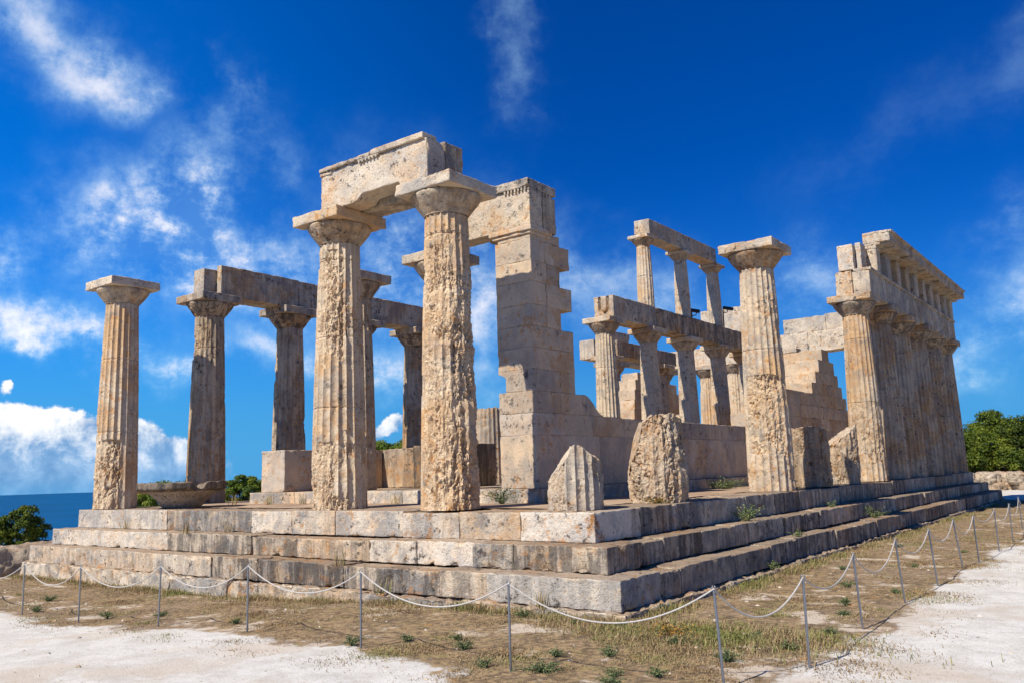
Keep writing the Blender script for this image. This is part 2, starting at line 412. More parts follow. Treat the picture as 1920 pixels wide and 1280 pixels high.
def m_ground():
    m, N, b = principled('ground_gravel', .95, .05)
    pos = N.n('ShaderNodeNewGeometry').outputs['Position']
    dirt = N.attr('ero')
    n0 = N.noise(pos, .55, 6, .6); n1 = N.noise(pos, 2.6, 9, .68); n2 = N.noise(pos, 13, 8, .7); n3 = N.noise(pos, 60, 5, .65); n4 = N.noise(pos, 170, 3, .6)
    gr = N.mix(N.sm(n1, .34, .62), (.565, .548, .51), (.70, .692, .66))
    gr = N.mix(N.math('MULTIPLY', N.sm(n0, .52, .66), .55), gr, (.55, .45, .345))
    gr = N.mix(N.math('MULTIPLY', N.sm(n2, .55, .66), .5), gr, (.44, .345, .25))
    gr = N.mix(N.math('MULTIPLY', N.sm(n3, .45, .33), .8), gr, (.27, .215, .165))
    gr = N.mix(N.math('MULTIPLY', N.sm(n4, .55, .70), .5), gr, (.86, .82, .77))
    gr = N.mix(N.math('MULTIPLY', N.sm(n4, .42, .30), .6), gr, (.30, .25, .20))
    so = N.mix(N.sm(n1, .38, .60), (.125, .088, .054), (.29, .205, .12))
    so = N.mix(N.math('MULTIPLY', N.sm(n2, .47, .60), .8), so, (.40, .285, .15))
    so = N.mix(N.math('MULTIPLY', N.sm(n0, .47, .62), .5), so, (.30, .22, .17))
    so = N.mix(N.math('MULTIPLY', N.sm(N.noise(pos, 2.2, 6, .7), .56, .66), .5), so, (.27, .235, .075))
    so = N.mix(N.math('MULTIPLY', N.sm(N.noise(pos, 3.1, 6, .7), .60, .68), .6), so, (.48, .24, .06))
    so = N.mix(N.math('MULTIPLY', N.sm(n2, .50, .40), .7), so, (.105, .078, .052))
    so = N.mix(N.math('MULTIPLY', N.sm(n3, .46, .34), .9), so, (.07, .05, .033))
    so = N.mix(N.math('MULTIPLY', N.sm(n4, .54, .68), .6), so, (.62, .52, .39))
    pale = N.math('MULTIPLY', N.sm(N.noise(pos, 1.25, 7, .68), .55, .62), .85)
    so = N.mix(pale, so, N.mix(n2, (.46, .37, .28), (.72, .65, .56)))
    edge = N.sm(N.math('ADD', dirt, N.math('ADD', N.math('MULTIPLY', N.math('SUBTRACT', n1, .5), 1.3), N.math('MULTIPLY', N.math('SUBTRACT', n2, .5), .9))), .36, .62)
    far = N.sm(dirt, 1.5, 2.0)
    c = N.mix(edge, gr, so)
    c = N.mix(far, c, N.mix(n1, (.12, .10, .055), (.27, .20, .12)))
    N.link(c, b.inputs['Base Color'])
    h = N.math('ADD', N.math('MULTIPLY', n2, .5), N.math('ADD', N.math('MULTIPLY', n3, .35), N.math('MULTIPLY', n4, .12)))
    bump(N, b, h, .8, .025)
    return m
M_GROUND = m_ground()

def m_tuft(name, c0, c1, c2):
    m, N, b = principled(name, .8, .15)
    t = N.attr('tone')
    c = N.mix(N.sm(t, 0, .5), c0, c1); c = N.mix(N.sm(t, .5, 1), c, c2)
    N.link(c, b.inputs['Base Color'])
    b.inputs['Transmission Weight'].default_value = 0
    return m
M_STRAW = m_tuft('dry_grass_blade', (.20, .13, .068), (.37, .275, .15), (.20, .215, .065))
M_WEED = m_tuft('weed_leaf', (.075, .105, .045), (.135, .18, .085), (.26, .27, .11))
M_RUST = m_tuft('rusty_weed_leaf', (.30, .11, .02), (.40, .22, .05), (.20, .19, .05))
def m_leaf(name, dark, mid, tip):
    m, N, b = principled(name, .65, .25)
    t = N.attr('tone')
    pos = N.n('ShaderNodeNewGeometry').outputs['Position']
    n = N.noise(pos, 1.3, 4)
    c = N.mix(N.sm(t, .1, .6), dark, mid); c = N.mix(N.math('MULTIPLY', N.sm(n, .45, .65), .7), c, tip)
    N.link(c, b.inputs['Base Color'])
    tr = N.n('ShaderNodeBsdfTranslucent'); N.link(c, tr.inputs[0])
    mx = N.n('ShaderNodeMixShader'); mx.inputs[0].default_value = .18
    out = [x for x in N.t.nodes if x.type == 'OUTPUT_MATERIAL'][0]
    N.link(b.outputs[0], mx.inputs[1]); N.link(tr.outputs[0], mx.inputs[2]); N.link(mx.outputs[0], out.inputs[0])
    return m
M_PINE = m_leaf('pine_needles', (.018, .036, .005), (.075, .115, .012), (.20, .235, .02))
M_SHRUB = m_leaf('shrub_leaves', (.05, .09, .012), (.12, .18, .02), (.24, .28, .03))
M_BARK = simple('bark', (.10, .075, .055), .9, 0, .35, 9)
def m_sea():
    m, N, b = principled('sea_water', .5, .04)
    pos = N.n('ShaderNodeNewGeometry').outputs['Position']
    n = N.noise(pos, .0016, 5, .6)
    N.link(N.mix(N.sm(n, .35, .65), (.000, .070, .19), (.001, .088, .24)), b.inputs['Base Color'])
    h = N.noise(pos, .05, 6, .6); bump(N, b, h, .6, 4.0)
    return m
M_SEA = m_sea()

# ------------------------------------------------------------------ ground, sea
def gz(x, y):
    x = np.asarray(x, float); y = np.asarray(y, float)
    z = -1.18 - .20 * sstep(-x, 1.0, 8.0)
    # the plateau falls away towards the sea on the left and behind
    d1 = np.maximum(0, -x - 17.0); d2 = np.maximum(0, y - 58.0); d3 = np.maximum(0, x - 70); d4 = np.maximum(0, -y - 60)
    dl = np.hypot(d1, d2) + d3 * .5 + d4 * .5
    z = z - .13 * dl - .0016 * dl ** 2
    return np.maximum(z, -190)
def ground():
    xs = np.concatenate([-17 - np.geomspace(.2, 420, 46)[::-1], np.arange(-17, 9, .11), 9 + np.geomspace(.2, 300, 40)])
    ys = np.concatenate([-9 - np.geomspace(.2, 250, 36)[::-1], np.arange(-9, 5, .11), np.arange(5, 34, .25), 34 + np.geomspace(.3, 420, 46)])
    X, Y = np.meshgrid(xs, ys, indexing='ij'); nx, ny = X.shape
    x, y = X.ravel(), Y.ravel(); z = gz(x, y)
    p = np.stack([x, y, 0 * x], 1)
    near = (x > -40) & (x < 30) & (y > -30) & (y < 60)
    nz = np.zeros(len(x)); nz[near] = .030 * fbm(p[near] * .55, 3, 2) + .012 * fbm(p[near] * 3.0, 3, 4)
    far = ~near; nz[far] = .5 * fbm(p[far] * .05, 3, 2)
    z = z + nz
    # dirt strip between the steps and the rope: signed distance outside the rope line
    yb = np.interp(x, [-40, -9, -6.5, -4.6, -2.8, -1.3, -.3, .45, .9, 1.5, 2.2, 3.3], [-3.6, -3.62, -3.75, -3.55, -3.42, -3.45, -3.5, -3.58, -3.75, -4.3, -4.5, -3.3])
    s = np.minimum(3.45 - x, (y - yb) * .95)         # >0 inside
    wob = np.zeros(len(x)); wob[near] = .55 * fbm(p[near] * .8, 4, 11)
    a = sstep(s + wob * .8, -.40, .45)
    a = np.where(y > 31, 0.0, a)
    a = np.where((x < -16) & (x > -40), a * sstep(x, -19, -16) + .55 * (1 - sstep(x, -19, -16)), a)
    outer = np.maximum.reduce([-x - 24, y - 50, x - 9.5, -y - 13.5]) + 1.5 * wob  # unseen ground behind and right of camera darkened to cut bounce light
    a = a * (1 - sstep(outer, -3, 0)) + 2.0 * sstep(outer, -1, 3)
    i, j = np.meshgrid(np.arange(nx - 1), np.arange(ny - 1), indexing='ij'); i = i.ravel(); j = j.ravel()
    q = np.stack([i * ny + j, (i + 1) * ny + j, (i + 1) * ny + j + 1, i * ny + j + 1], 1)
    g = Geo().add(np.stack([x, y, z], 1), [q], ero=a)
    tag(obj('ground', g, M_GROUND, smooth=180), kind='structure', label='white gravel ground with a strip of brown soil round the temple steps', cat='ground')
ground()
def sea():
    rr = np.concatenate([[0], np.geomspace(120, 21000, 24)]); n = 160
    th = np.linspace(0, 2 * math.pi, n, endpoint=False)
    v = np.stack([np.outer(rr, np.cos(th)).ravel(), np.outer(rr, np.sin(th)).ravel(), np.full(len(rr) * n, -165.0)], 1)
    m = len(rr)
    i, j = np.meshgrid(np.arange(m - 1), np.arange(n), indexing='ij'); i = i.ravel(); j = j.ravel(); k = (j + 1) % n
    q = np.stack([i * n + j, (i + 1) * n + j, (i + 1) * n + k, i * n + k], 1)
    tag(obj('sea', Geo().add(v, [q]), M_SEA, smooth=180), 'deep blue sea below the hill', 'sea', kind='structure')
sea()

# ------------------------------------------------------------------ stepped platform
def platform():
    P = thing('temple_platform', 'stepped limestone platform of weathered blocks carrying all the columns', 'platform')
    rs = random.Random(4)
    lv = [(0.0, -.40, 0.0), (-.40, -.735, .43), (-.735, -1.09, .84), (-1.09, -1.75, .95)]
    front = [[-13.77, -11.8, -10.11, -7.34, -6.2, -5.06, -3.49, -2.34, -1.22, 0],
             [-14.015, -9.34, -6.74, -5.52, -3.81, -2.82, -1.73, -1.02, .43],
             [-14.25, -9.8, -7.29, -6.02, -3.95, -2.02, -1.16, .84],
             [-14.31, -12.0, -10.1, -8.4, -6.7, -5.0, -3.4, -1.5, .95]]
    ftone = [[.25, .3, -.05, .35, .1, .15, .3, -.25, .5], [.35, -.15, -.25, .1, .2, .5, .05, -.18], [.3, .25, -.2, -.25, -.1, -.05, .35], [.1, 0, 0, .1, 0, -.1, 0, .1]]
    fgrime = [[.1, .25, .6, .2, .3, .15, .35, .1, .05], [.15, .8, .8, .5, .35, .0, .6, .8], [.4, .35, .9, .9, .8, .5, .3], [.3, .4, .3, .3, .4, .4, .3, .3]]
    side = [[1.26, 2.26, 3.43, 5.16, 6.6, 8.02, 9.43, 10.8, 12.2, 13.6, 15.8], [], [], []]
    for k, (zt, zb, e) in enumerate(lv):
        x0, x1, y0, y1 = -13.77 - e * .57, e, -e, 28.815 + e
        core = Geo(); block(core, x0 + .35, x1 - .35, y0 + .35, y1 - .35, zb + .01, zt - .03, res=4, r=.02, chip=0, rough=0)
        st = obj('step_course' if k < 3 else 'foundation_course', core, M_STEP, P)
        blocks = []
        js = front[k]
        for a, b_, t, gm in zip(js[:-1], js[1:], ftone[k], fgrime[k]):
            blocks.append((a, b_, y0, y0 + 1.0, t, gm, 1))
        # right flank
        ys = [y0 + 1.0]
        fixed = side[k]
        y = fixed[0] if fixed else y0 + 1.0 + rs.uniform(.3, 1.2)
        seq = list(fixed) if fixed else []
        y = seq[-1] if seq else y
        if not seq: seq = [y]
        while y < y1 - 2.2:
            y += rs.uniform(1.2, 2.3); seq.append(y)
        seq = [q for q in seq if q < y1 - .6] + [y1]
        for a, b_ in zip([y0 + 1.0] + seq[:-1], seq):
            t = rs.choice([-.3, -.15, 0, .05, .15, -.2, .25]); gm = rs.choice([.35, .55, .75, .9])  # flank amount covers weathering and some painted-in shade
            if k == 0 and a < .1: t, gm = .25, .2
            blocks.append((x1 - 1.0, x1, a, b_, t, gm, 2))
        # left flank and far end
        y = y0 + 1.0
        while y < y1 - .3:
            b_ = min(y + rs.uniform(1.6, 2.6), y1)
            if y1 - b_ < .8: b_ = y1
            blocks.append((x0, x0 + 1.0, y, b_, rs.uniform(-.2, .25), .4, 3)); y = b_
        x = x0 + 1.0
        while x < x1 - 1.01:
            b_ = min(x + rs.uniform(1.6, 2.6), x1 - 1.0)
            if x1 - 1.0 - b_ < .8: b_ = x1 - 1.0
            blocks.append((x, b_, y1 - 1.0, y1, rs.uniform(-.2, .2), .5, 3)); x = b_
        for n, (a, b_, c, d, t, gm, s_) in enumerate(blocks):
            near = s_ == 1 or (s_ == 2 and c < 14)
            dmg = rs.choice([.04, .06, .08, .13, .17]) if near else .07
            jit = rs.uniform(-.045, .01) if k else rs.uniform(-.012, .004)
            jz = rs.choice([0, -.006, -.012, -.03])
            aa, bb, cc, dd = a, b_, c, d
            if s_ == 1: cc = c - jit
            if s_ == 2: bb = b_ + jit
            if s_ == 3 and a == x0: aa = a - jit
            g = Geo()
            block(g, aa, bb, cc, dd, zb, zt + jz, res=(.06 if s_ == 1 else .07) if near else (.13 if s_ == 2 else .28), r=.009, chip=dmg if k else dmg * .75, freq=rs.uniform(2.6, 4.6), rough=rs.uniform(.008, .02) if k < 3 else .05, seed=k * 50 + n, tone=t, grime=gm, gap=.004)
            obj('step_block' if k < 3 else 'foundation_block', g, M_STEP, st)
    # pavement and the low sill that carries the inner walls
    xs = np.linspace(-12.95, -.85, 90); ys = np.linspace(.8, 28.0, 160)
    X, Y = np.meshgrid(xs, ys, indexing='ij'); x, y = X.ravel(), Y.ravel()
    z = .004 + .012 * fbm(np.stack([x, y, 0 * x], 1) * 1.6, 4, 3)
    nx, ny = X.shape; i, j = np.meshgrid(np.arange(nx - 1), np.arange(ny - 1), indexing='ij'); i = i.ravel(); j = j.ravel()
    obj('floor_paving', Geo().add(np.stack([x, y, z], 1), [np.stack([i * ny + j, (i + 1) * ny + j, (i + 1) * ny + j + 1, i * ny + j + 1], 1)]), M_FLOOR, P, 180)
    sill = Geo()
    x = -11.05
    while x < -2.75:
        b_ = min(x + rs.uniform(1.1, 1.9), -2.72)
        if -2.72 - b_ < .5: b_ = -2.72
        block(sill, x, b_, 2.62, 3.7, -.05, .25, res=.09, r=.015, chip=.06, rough=.012, seed=int(x * 7) % 90, tone=rs.uniform(-.05, .3), grime=.15, gap=.003); x = b_
    for xa in (-11.05, -3.72):
        y = 3.7
        while y < 26.3:
            b_ = min(y + 1.7, 26.3)
            block(sill, xa, xa + 1.0, y, b_, -.05, .25, res=.12, r=.015, chip=.05, rough=.01, seed=int(y * 5) % 90, tone=0, grime=.2, gap=.003); y = b_
    block(sill, -10.06, -3.71, 3.69, 26.2, -.05, .24, res=.6, r=.02, chip=.02, rough=.01)
    obj('wall_sill', sill, M_STEP, P)
platform()

# ------------------------------------------------------------------ columns
def shaft_geo(H, r0, r1, nth, nz, seed, bias=0.0, patches=(), joints=(), top=None, amp=1.0, nfl=20, tone=0.0, grime=0.0, rot=0.0):
    """fluted tapering shaft; where the stone has weathered away it turns to a rough lower skin"""
    th = np.linspace(0, 2 * math.pi, nth, endpoint=False)
    zz = np.linspace(0, H, nz)
    jx = [j for j in joints]
    if jx: zz = np.unique(np.concatenate([zz] + [[j - .012, j, j + .012] for j in jx]))
    nz = len(zz)
    T, Z = np.meshgrid(th, zz); T = T.ravel(); Z = Z.ravel()
    f = Z / H
    rad = r0 + (r1 - r0) * f + .012 * np.sin(f * math.pi)
    P = np.stack([np.cos(T) * rad, np.sin(T) * rad, Z], 1)
    Q = P * np.array([1, 1, .75])
    e = fbm(Q * 1.5, 5, seed) * 1.1 + bias
    for (a0, aw, z0, z1, am) in patches:      # angle centre, half width (deg), z range, amount
        da = np.abs((np.degrees(T) - a0 + 180) % 360 - 180) / aw
        w = sstep(da, 1.15, .85) * sstep(Z, z0 - .10, z0 + .10) * sstep(Z, z1 + .10, z1 - .10)
        w = sstep(w + .25 * fbm(P * 4.0, 3, seed + 31), .4, .6)
        e = e + am * w
    e = sstep(e + .30 * fbm(P * 7, 3, seed + 33), -.02, .50)
    u = ((T + rot) * nfl / (2 * math.pi)) % 1.0
    fl = .043 * (rad / .45) * (4 * u * (1 - u)) ** .85
    drum = np.zeros_like(Z)
    for j in jx: drum = np.maximum(drum, np.exp(-((Z - j) / .010) ** 2))
    W = P + .035 * np.stack([fbm(P * 6, 2, seed + 51), fbm(P * 6, 2, seed + 52), fbm(P * 6, 2, seed + 53)], 1)
    loc = .55 + .75 * sstep(fbm(P * np.array([2.2, 2.2, 1.3]), 3, seed + 60), -.3, .4)      # some stretches are gnawed deeper
    rock = np.clip(ridged(W * np.array([14, 14, 5.0]), 3, seed + 5), -1, 1)
    pit = sstep(perlin(W * np.array([19, 19, 10.]), seed + 17), .10, .28) * sstep(fbm(P * 3.1, 2, seed + 70), -.25, .25)
    dep = e * loc * (.014 + .038 * (1 - rock) + .032 * pit + .016 * (fbm(W * 30, 2, seed + 8) + .3)) + e * .040 * (fbm(Q * np.array([3.4, 3.4, 2.0]), 3, seed + 14) + .25)
    dep = dep * amp * (r0 / .49)
    rad = rad - fl * (1 - .50 * e) - dep * .88 - drum * .014
    rad = rad + .004 * fbm(P * 9, 3, seed + 21)
    v = np.stack([np.cos(T) * rad, np.sin(T) * rad, Z], 1)
    if top is not None:
        hcut = top(v[:, 0], v[:, 1]) + .09 * fbm(np.stack([v[:, 0], v[:, 1], 0 * Z], 1) * 6.0, 4, seed + 40)
        v[:, 2] = np.minimum(v[:, 2], hcut)
    i, j = np.meshgrid(np.arange(nz - 1), np.arange(nth), indexing='ij'); i = i.ravel(); j = j.ravel(); k = (j + 1) % nth
    q = np.stack([i * nth + j, i * nth + k, (i + 1) * nth + k, (i + 1) * nth + j], 1)
    # closed top as rings towards the centre
    rings = []; faces = [q]; base = len(v); prev = np.arange((nz - 1) * nth, nz * nth)
    vt = v[-nth:]
    n_r = 10 if top is not None else 2
    for s in range(1, n_r + 1):
        fr = 1 - s / (n_r + .5)
        rv = vt.copy(); rv[:, :2] *= fr
        if top is not None:
            rv[:, 2] = np.minimum(H, top(rv[:, 0], rv[:, 1]) + .09 * fbm(np.stack([rv[:, 0], rv[:, 1], 0 * rv[:, 0]], 1) * 6.0, 4, seed + 40))
        rings.append(rv); cur = base + np.arange(nth)
        faces.append(np.stack([prev, np.roll(prev, -1), np.roll(cur, -1), cur], 1)); prev = cur; base += nth
    v = np.concatenate([v] + rings + [np.array([[0, 0, rings[-1][:, 2].mean()]])])
    faces.append(np.stack([prev, np.roll(prev, -1), np.full(nth, len(v) - 1)], 1))
    ee = np.concatenate([e, np.full(len(v) - len(e), .35)])
    return v, faces, ee
def echinus_geo(r1, rtop, h, nth, seed, worn=.3):
    pr = np.array([(0, r1 * .995), (.02, r1 * 1.0), (.05, r1 * 1.005), (.055, r1 * 1.025), (.10, r1 * 1.045), (.105, r1 * 1.06), (.3, r1 + (rtop - r1) * .36), (.5, r1 + (rtop - r1) * .62), (.7, r1 + (rtop - r1) * .86), (.80, r1 + (rtop - r1) * .955), (.88, rtop), (.95, rtop * .995), (1.0, rtop * .96)])
    t = np.linspace(0, 1, 26); rr = np.interp(t, pr[:, 0], pr[:, 1])
    th = np.linspace(0, 2 * math.pi, nth, endpoint=False)
    T, Tz = np.meshgrid(th, t); rad = np.repeat(rr[:, None], nth, 1)
    p = np.stack([(np.cos(T) * rad).ravel(), (np.sin(T) * rad).ravel(), (Tz * h).ravel()], 1)
    e = sstep(fbm(p * 2.2, 4, seed) + worn - .3, .05, .3)
    rad = rad.ravel() - e * (.012 + .03 * (fbm(p * 8, 3, seed + 3) + .4)) + .003 * fbm(p * 12, 2, seed + 4)
    v = np.stack([np.cos(T.ravel()) * rad, np.sin(T.ravel()) * rad, p[:, 2]], 1)
    m = len(t); i, j = np.meshgrid(np.arange(m - 1), np.arange(nth), indexing='ij'); i = i.ravel(); j = j.ravel(); k = (j + 1) % nth
    q = np.stack([i * nth + j, i * nth + k, (i + 1) * nth + k, (i + 1) * nth + j], 1)
    v = np.concatenate([v, [[0, 0, h * .995]]]); top = (m - 1) * nth
    tr = np.stack([top + np.arange(nth), top + (np.arange(nth) + 1) % nth, np.full(nth, len(v) - 1)], 1)
    return v, [q, tr], np.concatenate([e * .8, [0]])
def column(x, y, z, label, H=5.27, r0=.495, r1=.365, ab=1.2, cap_h=.55, lod=1, seed=1, bias=-.05, patches=(), joints=(), tone=0.0, grime=0.2, worn=.3, abchip=.05, mat=None, name='column', group='columns of the ruined temple', amp=1.0, nfl=20):
    mat = mat or M_COL
    t = thing(name, label, 'column', group, (x, y, z))
    nth, nz = {0: (240, 300), 1: (160, 170), 2: (100, 80)}[lod]
    Hs = H - cap_h
    v, f, e = shaft_geo(Hs, r0, r1, nth, nz, seed, bias, patches, joints, None, amp, nfl, rot=seed * .37)
    obj('shaft', Geo().add(v, f, e, tone, grime), mat, t, 28)
    abh = cap_h * .345
    v, f, e = echinus_geo(r1, ab * .485, cap_h - abh, 96 if lod < 2 else 56, seed + 60, worn)
    v[:, 2] += Hs - .001
    cp = obj('capital', Geo().add(v, f, e, tone, min(1, grime + .45)), mat, t, 50)
    g = Geo(); block(g, -ab / 2, ab / 2, -ab / 2, ab / 2, H - abh - .004, H, res=.06 if lod < 2 else .15, r=.012, chip=abchip, rough=.012, seed=seed + 77, tone=tone, grime=grime)
    obj('abacus', g, M_BEAM, cp)
    return t
def stump(x, y, z, label, H, r0, seed, bias, top, patches=(), lod=0, amp=1.3, mat=None, sx=1.0, sy=1.0, rotz=0.0, tone=0, grime=.2):
    t = thing('column_stump', label, 'column stump', 'broken column stumps on the platform', (x, y, z))
    nth, nz = {0: (200, 120), 1: (120, 70)}[lod]
    v, f, e = shaft_geo(H, r0, r0 * .93, nth, nz, seed, bias, patches, (), top, amp, rot=seed * .3)
    v[:, 0] *= sx; v[:, 1] *= sy
    o = obj('stump_drum', Geo().add(v, f, e, tone, grime), mat or M_STUMP, t, 28)
    o.rotation_euler.z = rotz
    return t

# front row
column(-2.955, .55, 0, 'tall front column with deeply pitted rough shaft, under the right end of the front beam', lod=0, seed=3, bias=.52,
       patches=[(-138, 17, 0, 4.7, -.75), (0, 360, 4.42, 4.9, -.45), (-100, 18, 3.2, 4.3, -.45)], joints=(4.38,), grime=.0, worn=.30, amp=1.15)
column(-5.575, .55, 0, 'tall front column with half fluted, half pitted shaft, under the left end of the front beam', lod=0, seed=8, bias=-.02,
       patches=[(-105, 36, 2.75, 4.45, .6), (-60, 30, 2.4, 4.6, .5), (-75, 70, -.2, 1.15, .75), (-45, 30, 1.35, 2.55, -.8), (-125, 30, 1.0, 2.5, -.6), (-146, 14, .35, 4.3, -.7), (20, 40, 0, 4.6, -.4)], joints=(1.75, 3.0, 4.4), grime=.05, worn=.35, abchip=.10)
column(-13.22, .55, 0, 'free standing column with sharp flutes above a crumbled foot, at the far left corner', lod=0, seed=12, bias=-.45,
       patches=[(-90, 75, -.2, 1.55, 1.0), (-120, 26, -.2, 1.9, .8)], joints=(1.72, 3.4), grime=.0, worn=.1, abchip=.03)
# right flank
column(-.55, 8.01, 0, 'free standing column with a pitted band above its smooth fluted foot, behind two stumps', lod=0, seed=17, bias=-.28,
       patches=[(-75, 55, .75, 2.4, .75), (10, 40, .2, 4.0, .45)], joints=(2.95,), grime=.05, worn=.3, abchip=.08)
fl = [(7, 15.69, 'nearest flank column carrying the long beam, sunlit with a pitted lower shaft'), (8, 18.25, 'second of the six flank columns carrying the long beam'),
      (9, 20.81, 'third of the six flank columns carrying the long beam'), (10, 23.37, 'fourth of the six flank columns carrying the long beam'),
      (11, 25.93, 'fifth of the six flank columns carrying the long beam'), (12, 28.27, 'farthest flank column carrying the long beam, at the right end of the platform')]
for n, y, lb in fl:
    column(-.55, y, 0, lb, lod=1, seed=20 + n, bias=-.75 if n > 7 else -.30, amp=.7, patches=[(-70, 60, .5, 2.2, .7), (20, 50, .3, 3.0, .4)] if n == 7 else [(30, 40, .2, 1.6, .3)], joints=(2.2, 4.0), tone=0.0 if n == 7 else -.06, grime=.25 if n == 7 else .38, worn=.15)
# left flank
for n, y, lb, bi in ((2, 2.89, 'shaded left flank column under the near end of the rear beam, behind the stone basin', -.15), (3, 5.45, 'left flank column rising behind the low orthostat block', -.1),
                     (4, 8.01, 'left flank column mostly hidden behind the half pitted front column', -.15), (5, 10.57, 'left flank column under the far end of the rear beam', -.2)):
    column(-13.22, y, 0, lb, lod=1, seed=40 + n, bias=bi, joints=(2.6, 3.9) if n != 3 else (4.3,), patches=[(-80, 60, 3.6, 4.5, .5)] if n == 2 else [(15, 30, 1.5, 4, .3)], grime=.5, worn=.25)
for n, y, lb in ((10, 23.37, 'distant left flank column seen past the stepped right edge of the corner pier'), (12, 28.27, 'distant left corner column behind the inner colonnade')):
    column(-13.22, y, 0, lb, lod=2, seed=60 + n, bias=-.2, grime=.3)
column(-10.815, 28.27, 0, 'distant sunlit end column seen between two inner columns', lod=2, seed=71, bias=-.1, grime=.1)
# columns between the wall ends
column(-5.5, 3.25, .25, 'inner porch column hidden behind the deeply pitted front column, only its capital showing', H=4.80, r0=.47, r1=.35, ab=1.15, lod=1, seed=81, bias=-.2, grime=.2)
column(-8.1, 3.25, .25, 'inner porch column just behind the half fluted front column, capital free of any beam', H=4.80, r0=.47, r1=.35, ab=1.15, lod=1, seed=82, bias=-.2, grime=.3)
column(-8.35, 25.6, .25, 'far porch column sunlit beyond the inner colonnade', H=4.80, r0=.47, r1=.35, ab=1.15, lod=2, seed=84, bias=.0, grime=.1)
# two storey colonnade inside
ny_ = [9.30, 11.70, 14.10, 16.50, 18.90]
nm = ['nearest', 'second', 'third', 'fourth', 'farthest']
for i, y in enumerate(ny_):
    column(-5.2, y, .24, nm[i] + ' of the five small lower columns of the near inner colonnade' + (', sunlit orange' if i == 0 else ''), H=4.20, r0=.33, r1=.25, ab=.84, cap_h=.40, lod=1, seed=90 + i, bias=-.5, joints=(1.6, 2.9), grime=.15, worn=.1, nfl=20, tone=0, group='lower columns of the inner colonnade')
for i, y in enumerate(ny_[1:4]):
    column(-5.2, y, 5.06, ['nearest', 'middle', 'farthest'][i] + ' of three slender upper columns standing on the inner beam', H=2.10, r0=.245, r1=.195, ab=.66, cap_h=.28, lod=1, seed=100 + i, bias=-.45, joints=(.9,), grime=.1, worn=.1, nfl=16, group='upper columns of the inner colonnade')
for i, y in enumerate((15.1, 18.95)):
    column(-8.57, y, .24, ['nearer', 'farther'][i] + ' column of the far inner colonnade under the short dark beam', H=4.10, r0=.33, r1=.25, ab=.84, cap_h=.40, lod=2, seed=110 + i, bias=-.5, grime=.3, group='lower columns of the inner colonnade')

# broken stumps along the right half of the platform
VS = lambda x, y: x * .8 + y * .6          # across the stump, as seen from the path
stump(-.655, .58, 0, 'short jagged fluted column stump at the near corner of the platform', 1.0, .415, 131, .06, lambda x, y: .86 - 1.30 * np.maximum(0, -VS(x, y) - .03) - .62 * np.maximum(0, VS(x, y) - .06), [(-125, 45, -.1, .9, .6)], amp=1.0, tone=.15)
stump(-.55, 2.89, 0, 'tall boulder-like pitted column stump, second from the near corner', 1.46, .52, 137, .6, lambda x, y: 1.38 - 2.7 * np.maximum(0, -VS(x, y) - .24) - .5 * np.maximum(0, -VS(x, y) - .02) - .35 * np.maximum(0, VS(x, y) - .30), (), amp=1.25, tone=.05)
stump(-.52, 10.57, 0, 'dark slab-like column stump left of the leaning one', 1.46, .50, 143, .5, lambda x, y: 1.36 - .25 * np.maximum(0, VS(x, y) - .1), lod=1, amp=1.2, sx=.95, sy=.8, tone=-.05, grime=.55)
stump(-.55, 13.13, 0, 'pale column stump with slanted top leaning by the first beam column', 1.50, .52, 149, .5, lambda x, y: 1.22 + .65 * VS(x, y), lod=1, amp=1.2, sx=.9, sy=.85, tone=.1, grime=.4)
stump(-9.2, 9.4, .24, 'fluted drum stump standing far behind the dark cross wall', 2.20, .44, 153, -.4, lambda x, y: 2.1 + 0 * x, lod=1, amp=1.0)

# ------------------------------------------------------------------ beams on the columns
def beam(name, label, segs, mat=None, cat='beam', group='stone beams lying on the columns', res=.08, chip=.05, rough=.014):
    """segs: list of (x0,x1,y0,y1,z0,z1,tone,grime, partname, fn)"""
    t = thing(name, label, cat, group, (segs[0][0], segs[0][2], segs[0][4]))
    ox, oy, oz = segs[0][0], segs[0][2], segs[0][4]
    for n, s in enumerate(segs):
        g = Geo(); fn = s[9] if len(s) > 9 else None
        block(g, s[0] - ox, s[1] - ox, s[2] - oy, s[3] - oy, s[4] - oz, s[5] - oz, res=res, r=.012, chip=chip, rough=rough, seed=hash(label) % 40 if False else len(label) + n * 7, tone=s[6], grime=s[7], gap=.003, fn=fn)
        obj(s[8], g, mat or M_BEAM, t)
    return t
# front beam: two slabs back to back, a string of moulding left along part of the top
def notch(o, p, n):
    m = sstep(p[:, 0] - 0.0, .9, 1.1) * sstep(p[:, 0], 2.05, 1.95) * sstep(p[:, 2], .35, .0)
    o = o.copy(); o[:, 2] += .12 * m * (p[:, 2] < .3); return o
B = beam('front_beam', 'thick pale stone beam bridging the two tall front columns', [
    (-5.57, -2.955, .10, .545, 5.27, 6.00, .22, .05, 'beam_slab', notch),
    (-5.60, -2.99, .57, 1.05, 5.27, 6.08, -.05, .5, 'beam_slab')], res=.06, chip=.07)
gm = Geo()
block(gm, 0, 1.3, -.05, .30, .73, .80, res=.05, r=.01, chip=.05, rough=.01, seed=5, ero=.3)
block(gm, 1.3, 2.56, -.05, .30, .73, .83, res=.05, r=.01, chip=.05, rough=.01, seed=6, ero=.3)
block(gm, .0, .30, -.02, .25, .66, .73, res=.05, r=.01, chip=.04, rough=.01, seed=8, ero=.3)
for k in range(6): block(gm, 1.02 + k * .085, 1.06 + k * .085, -.045, .02, .67, .73, res=.03, r=.006, chip=.0, rough=0)
block(gm, 1.0, 1.52, -.04, .02, .70, .735, res=.04, r=.006, chip=.01, rough=0)
obj('top_moulding', gm, M_BEAM, B)
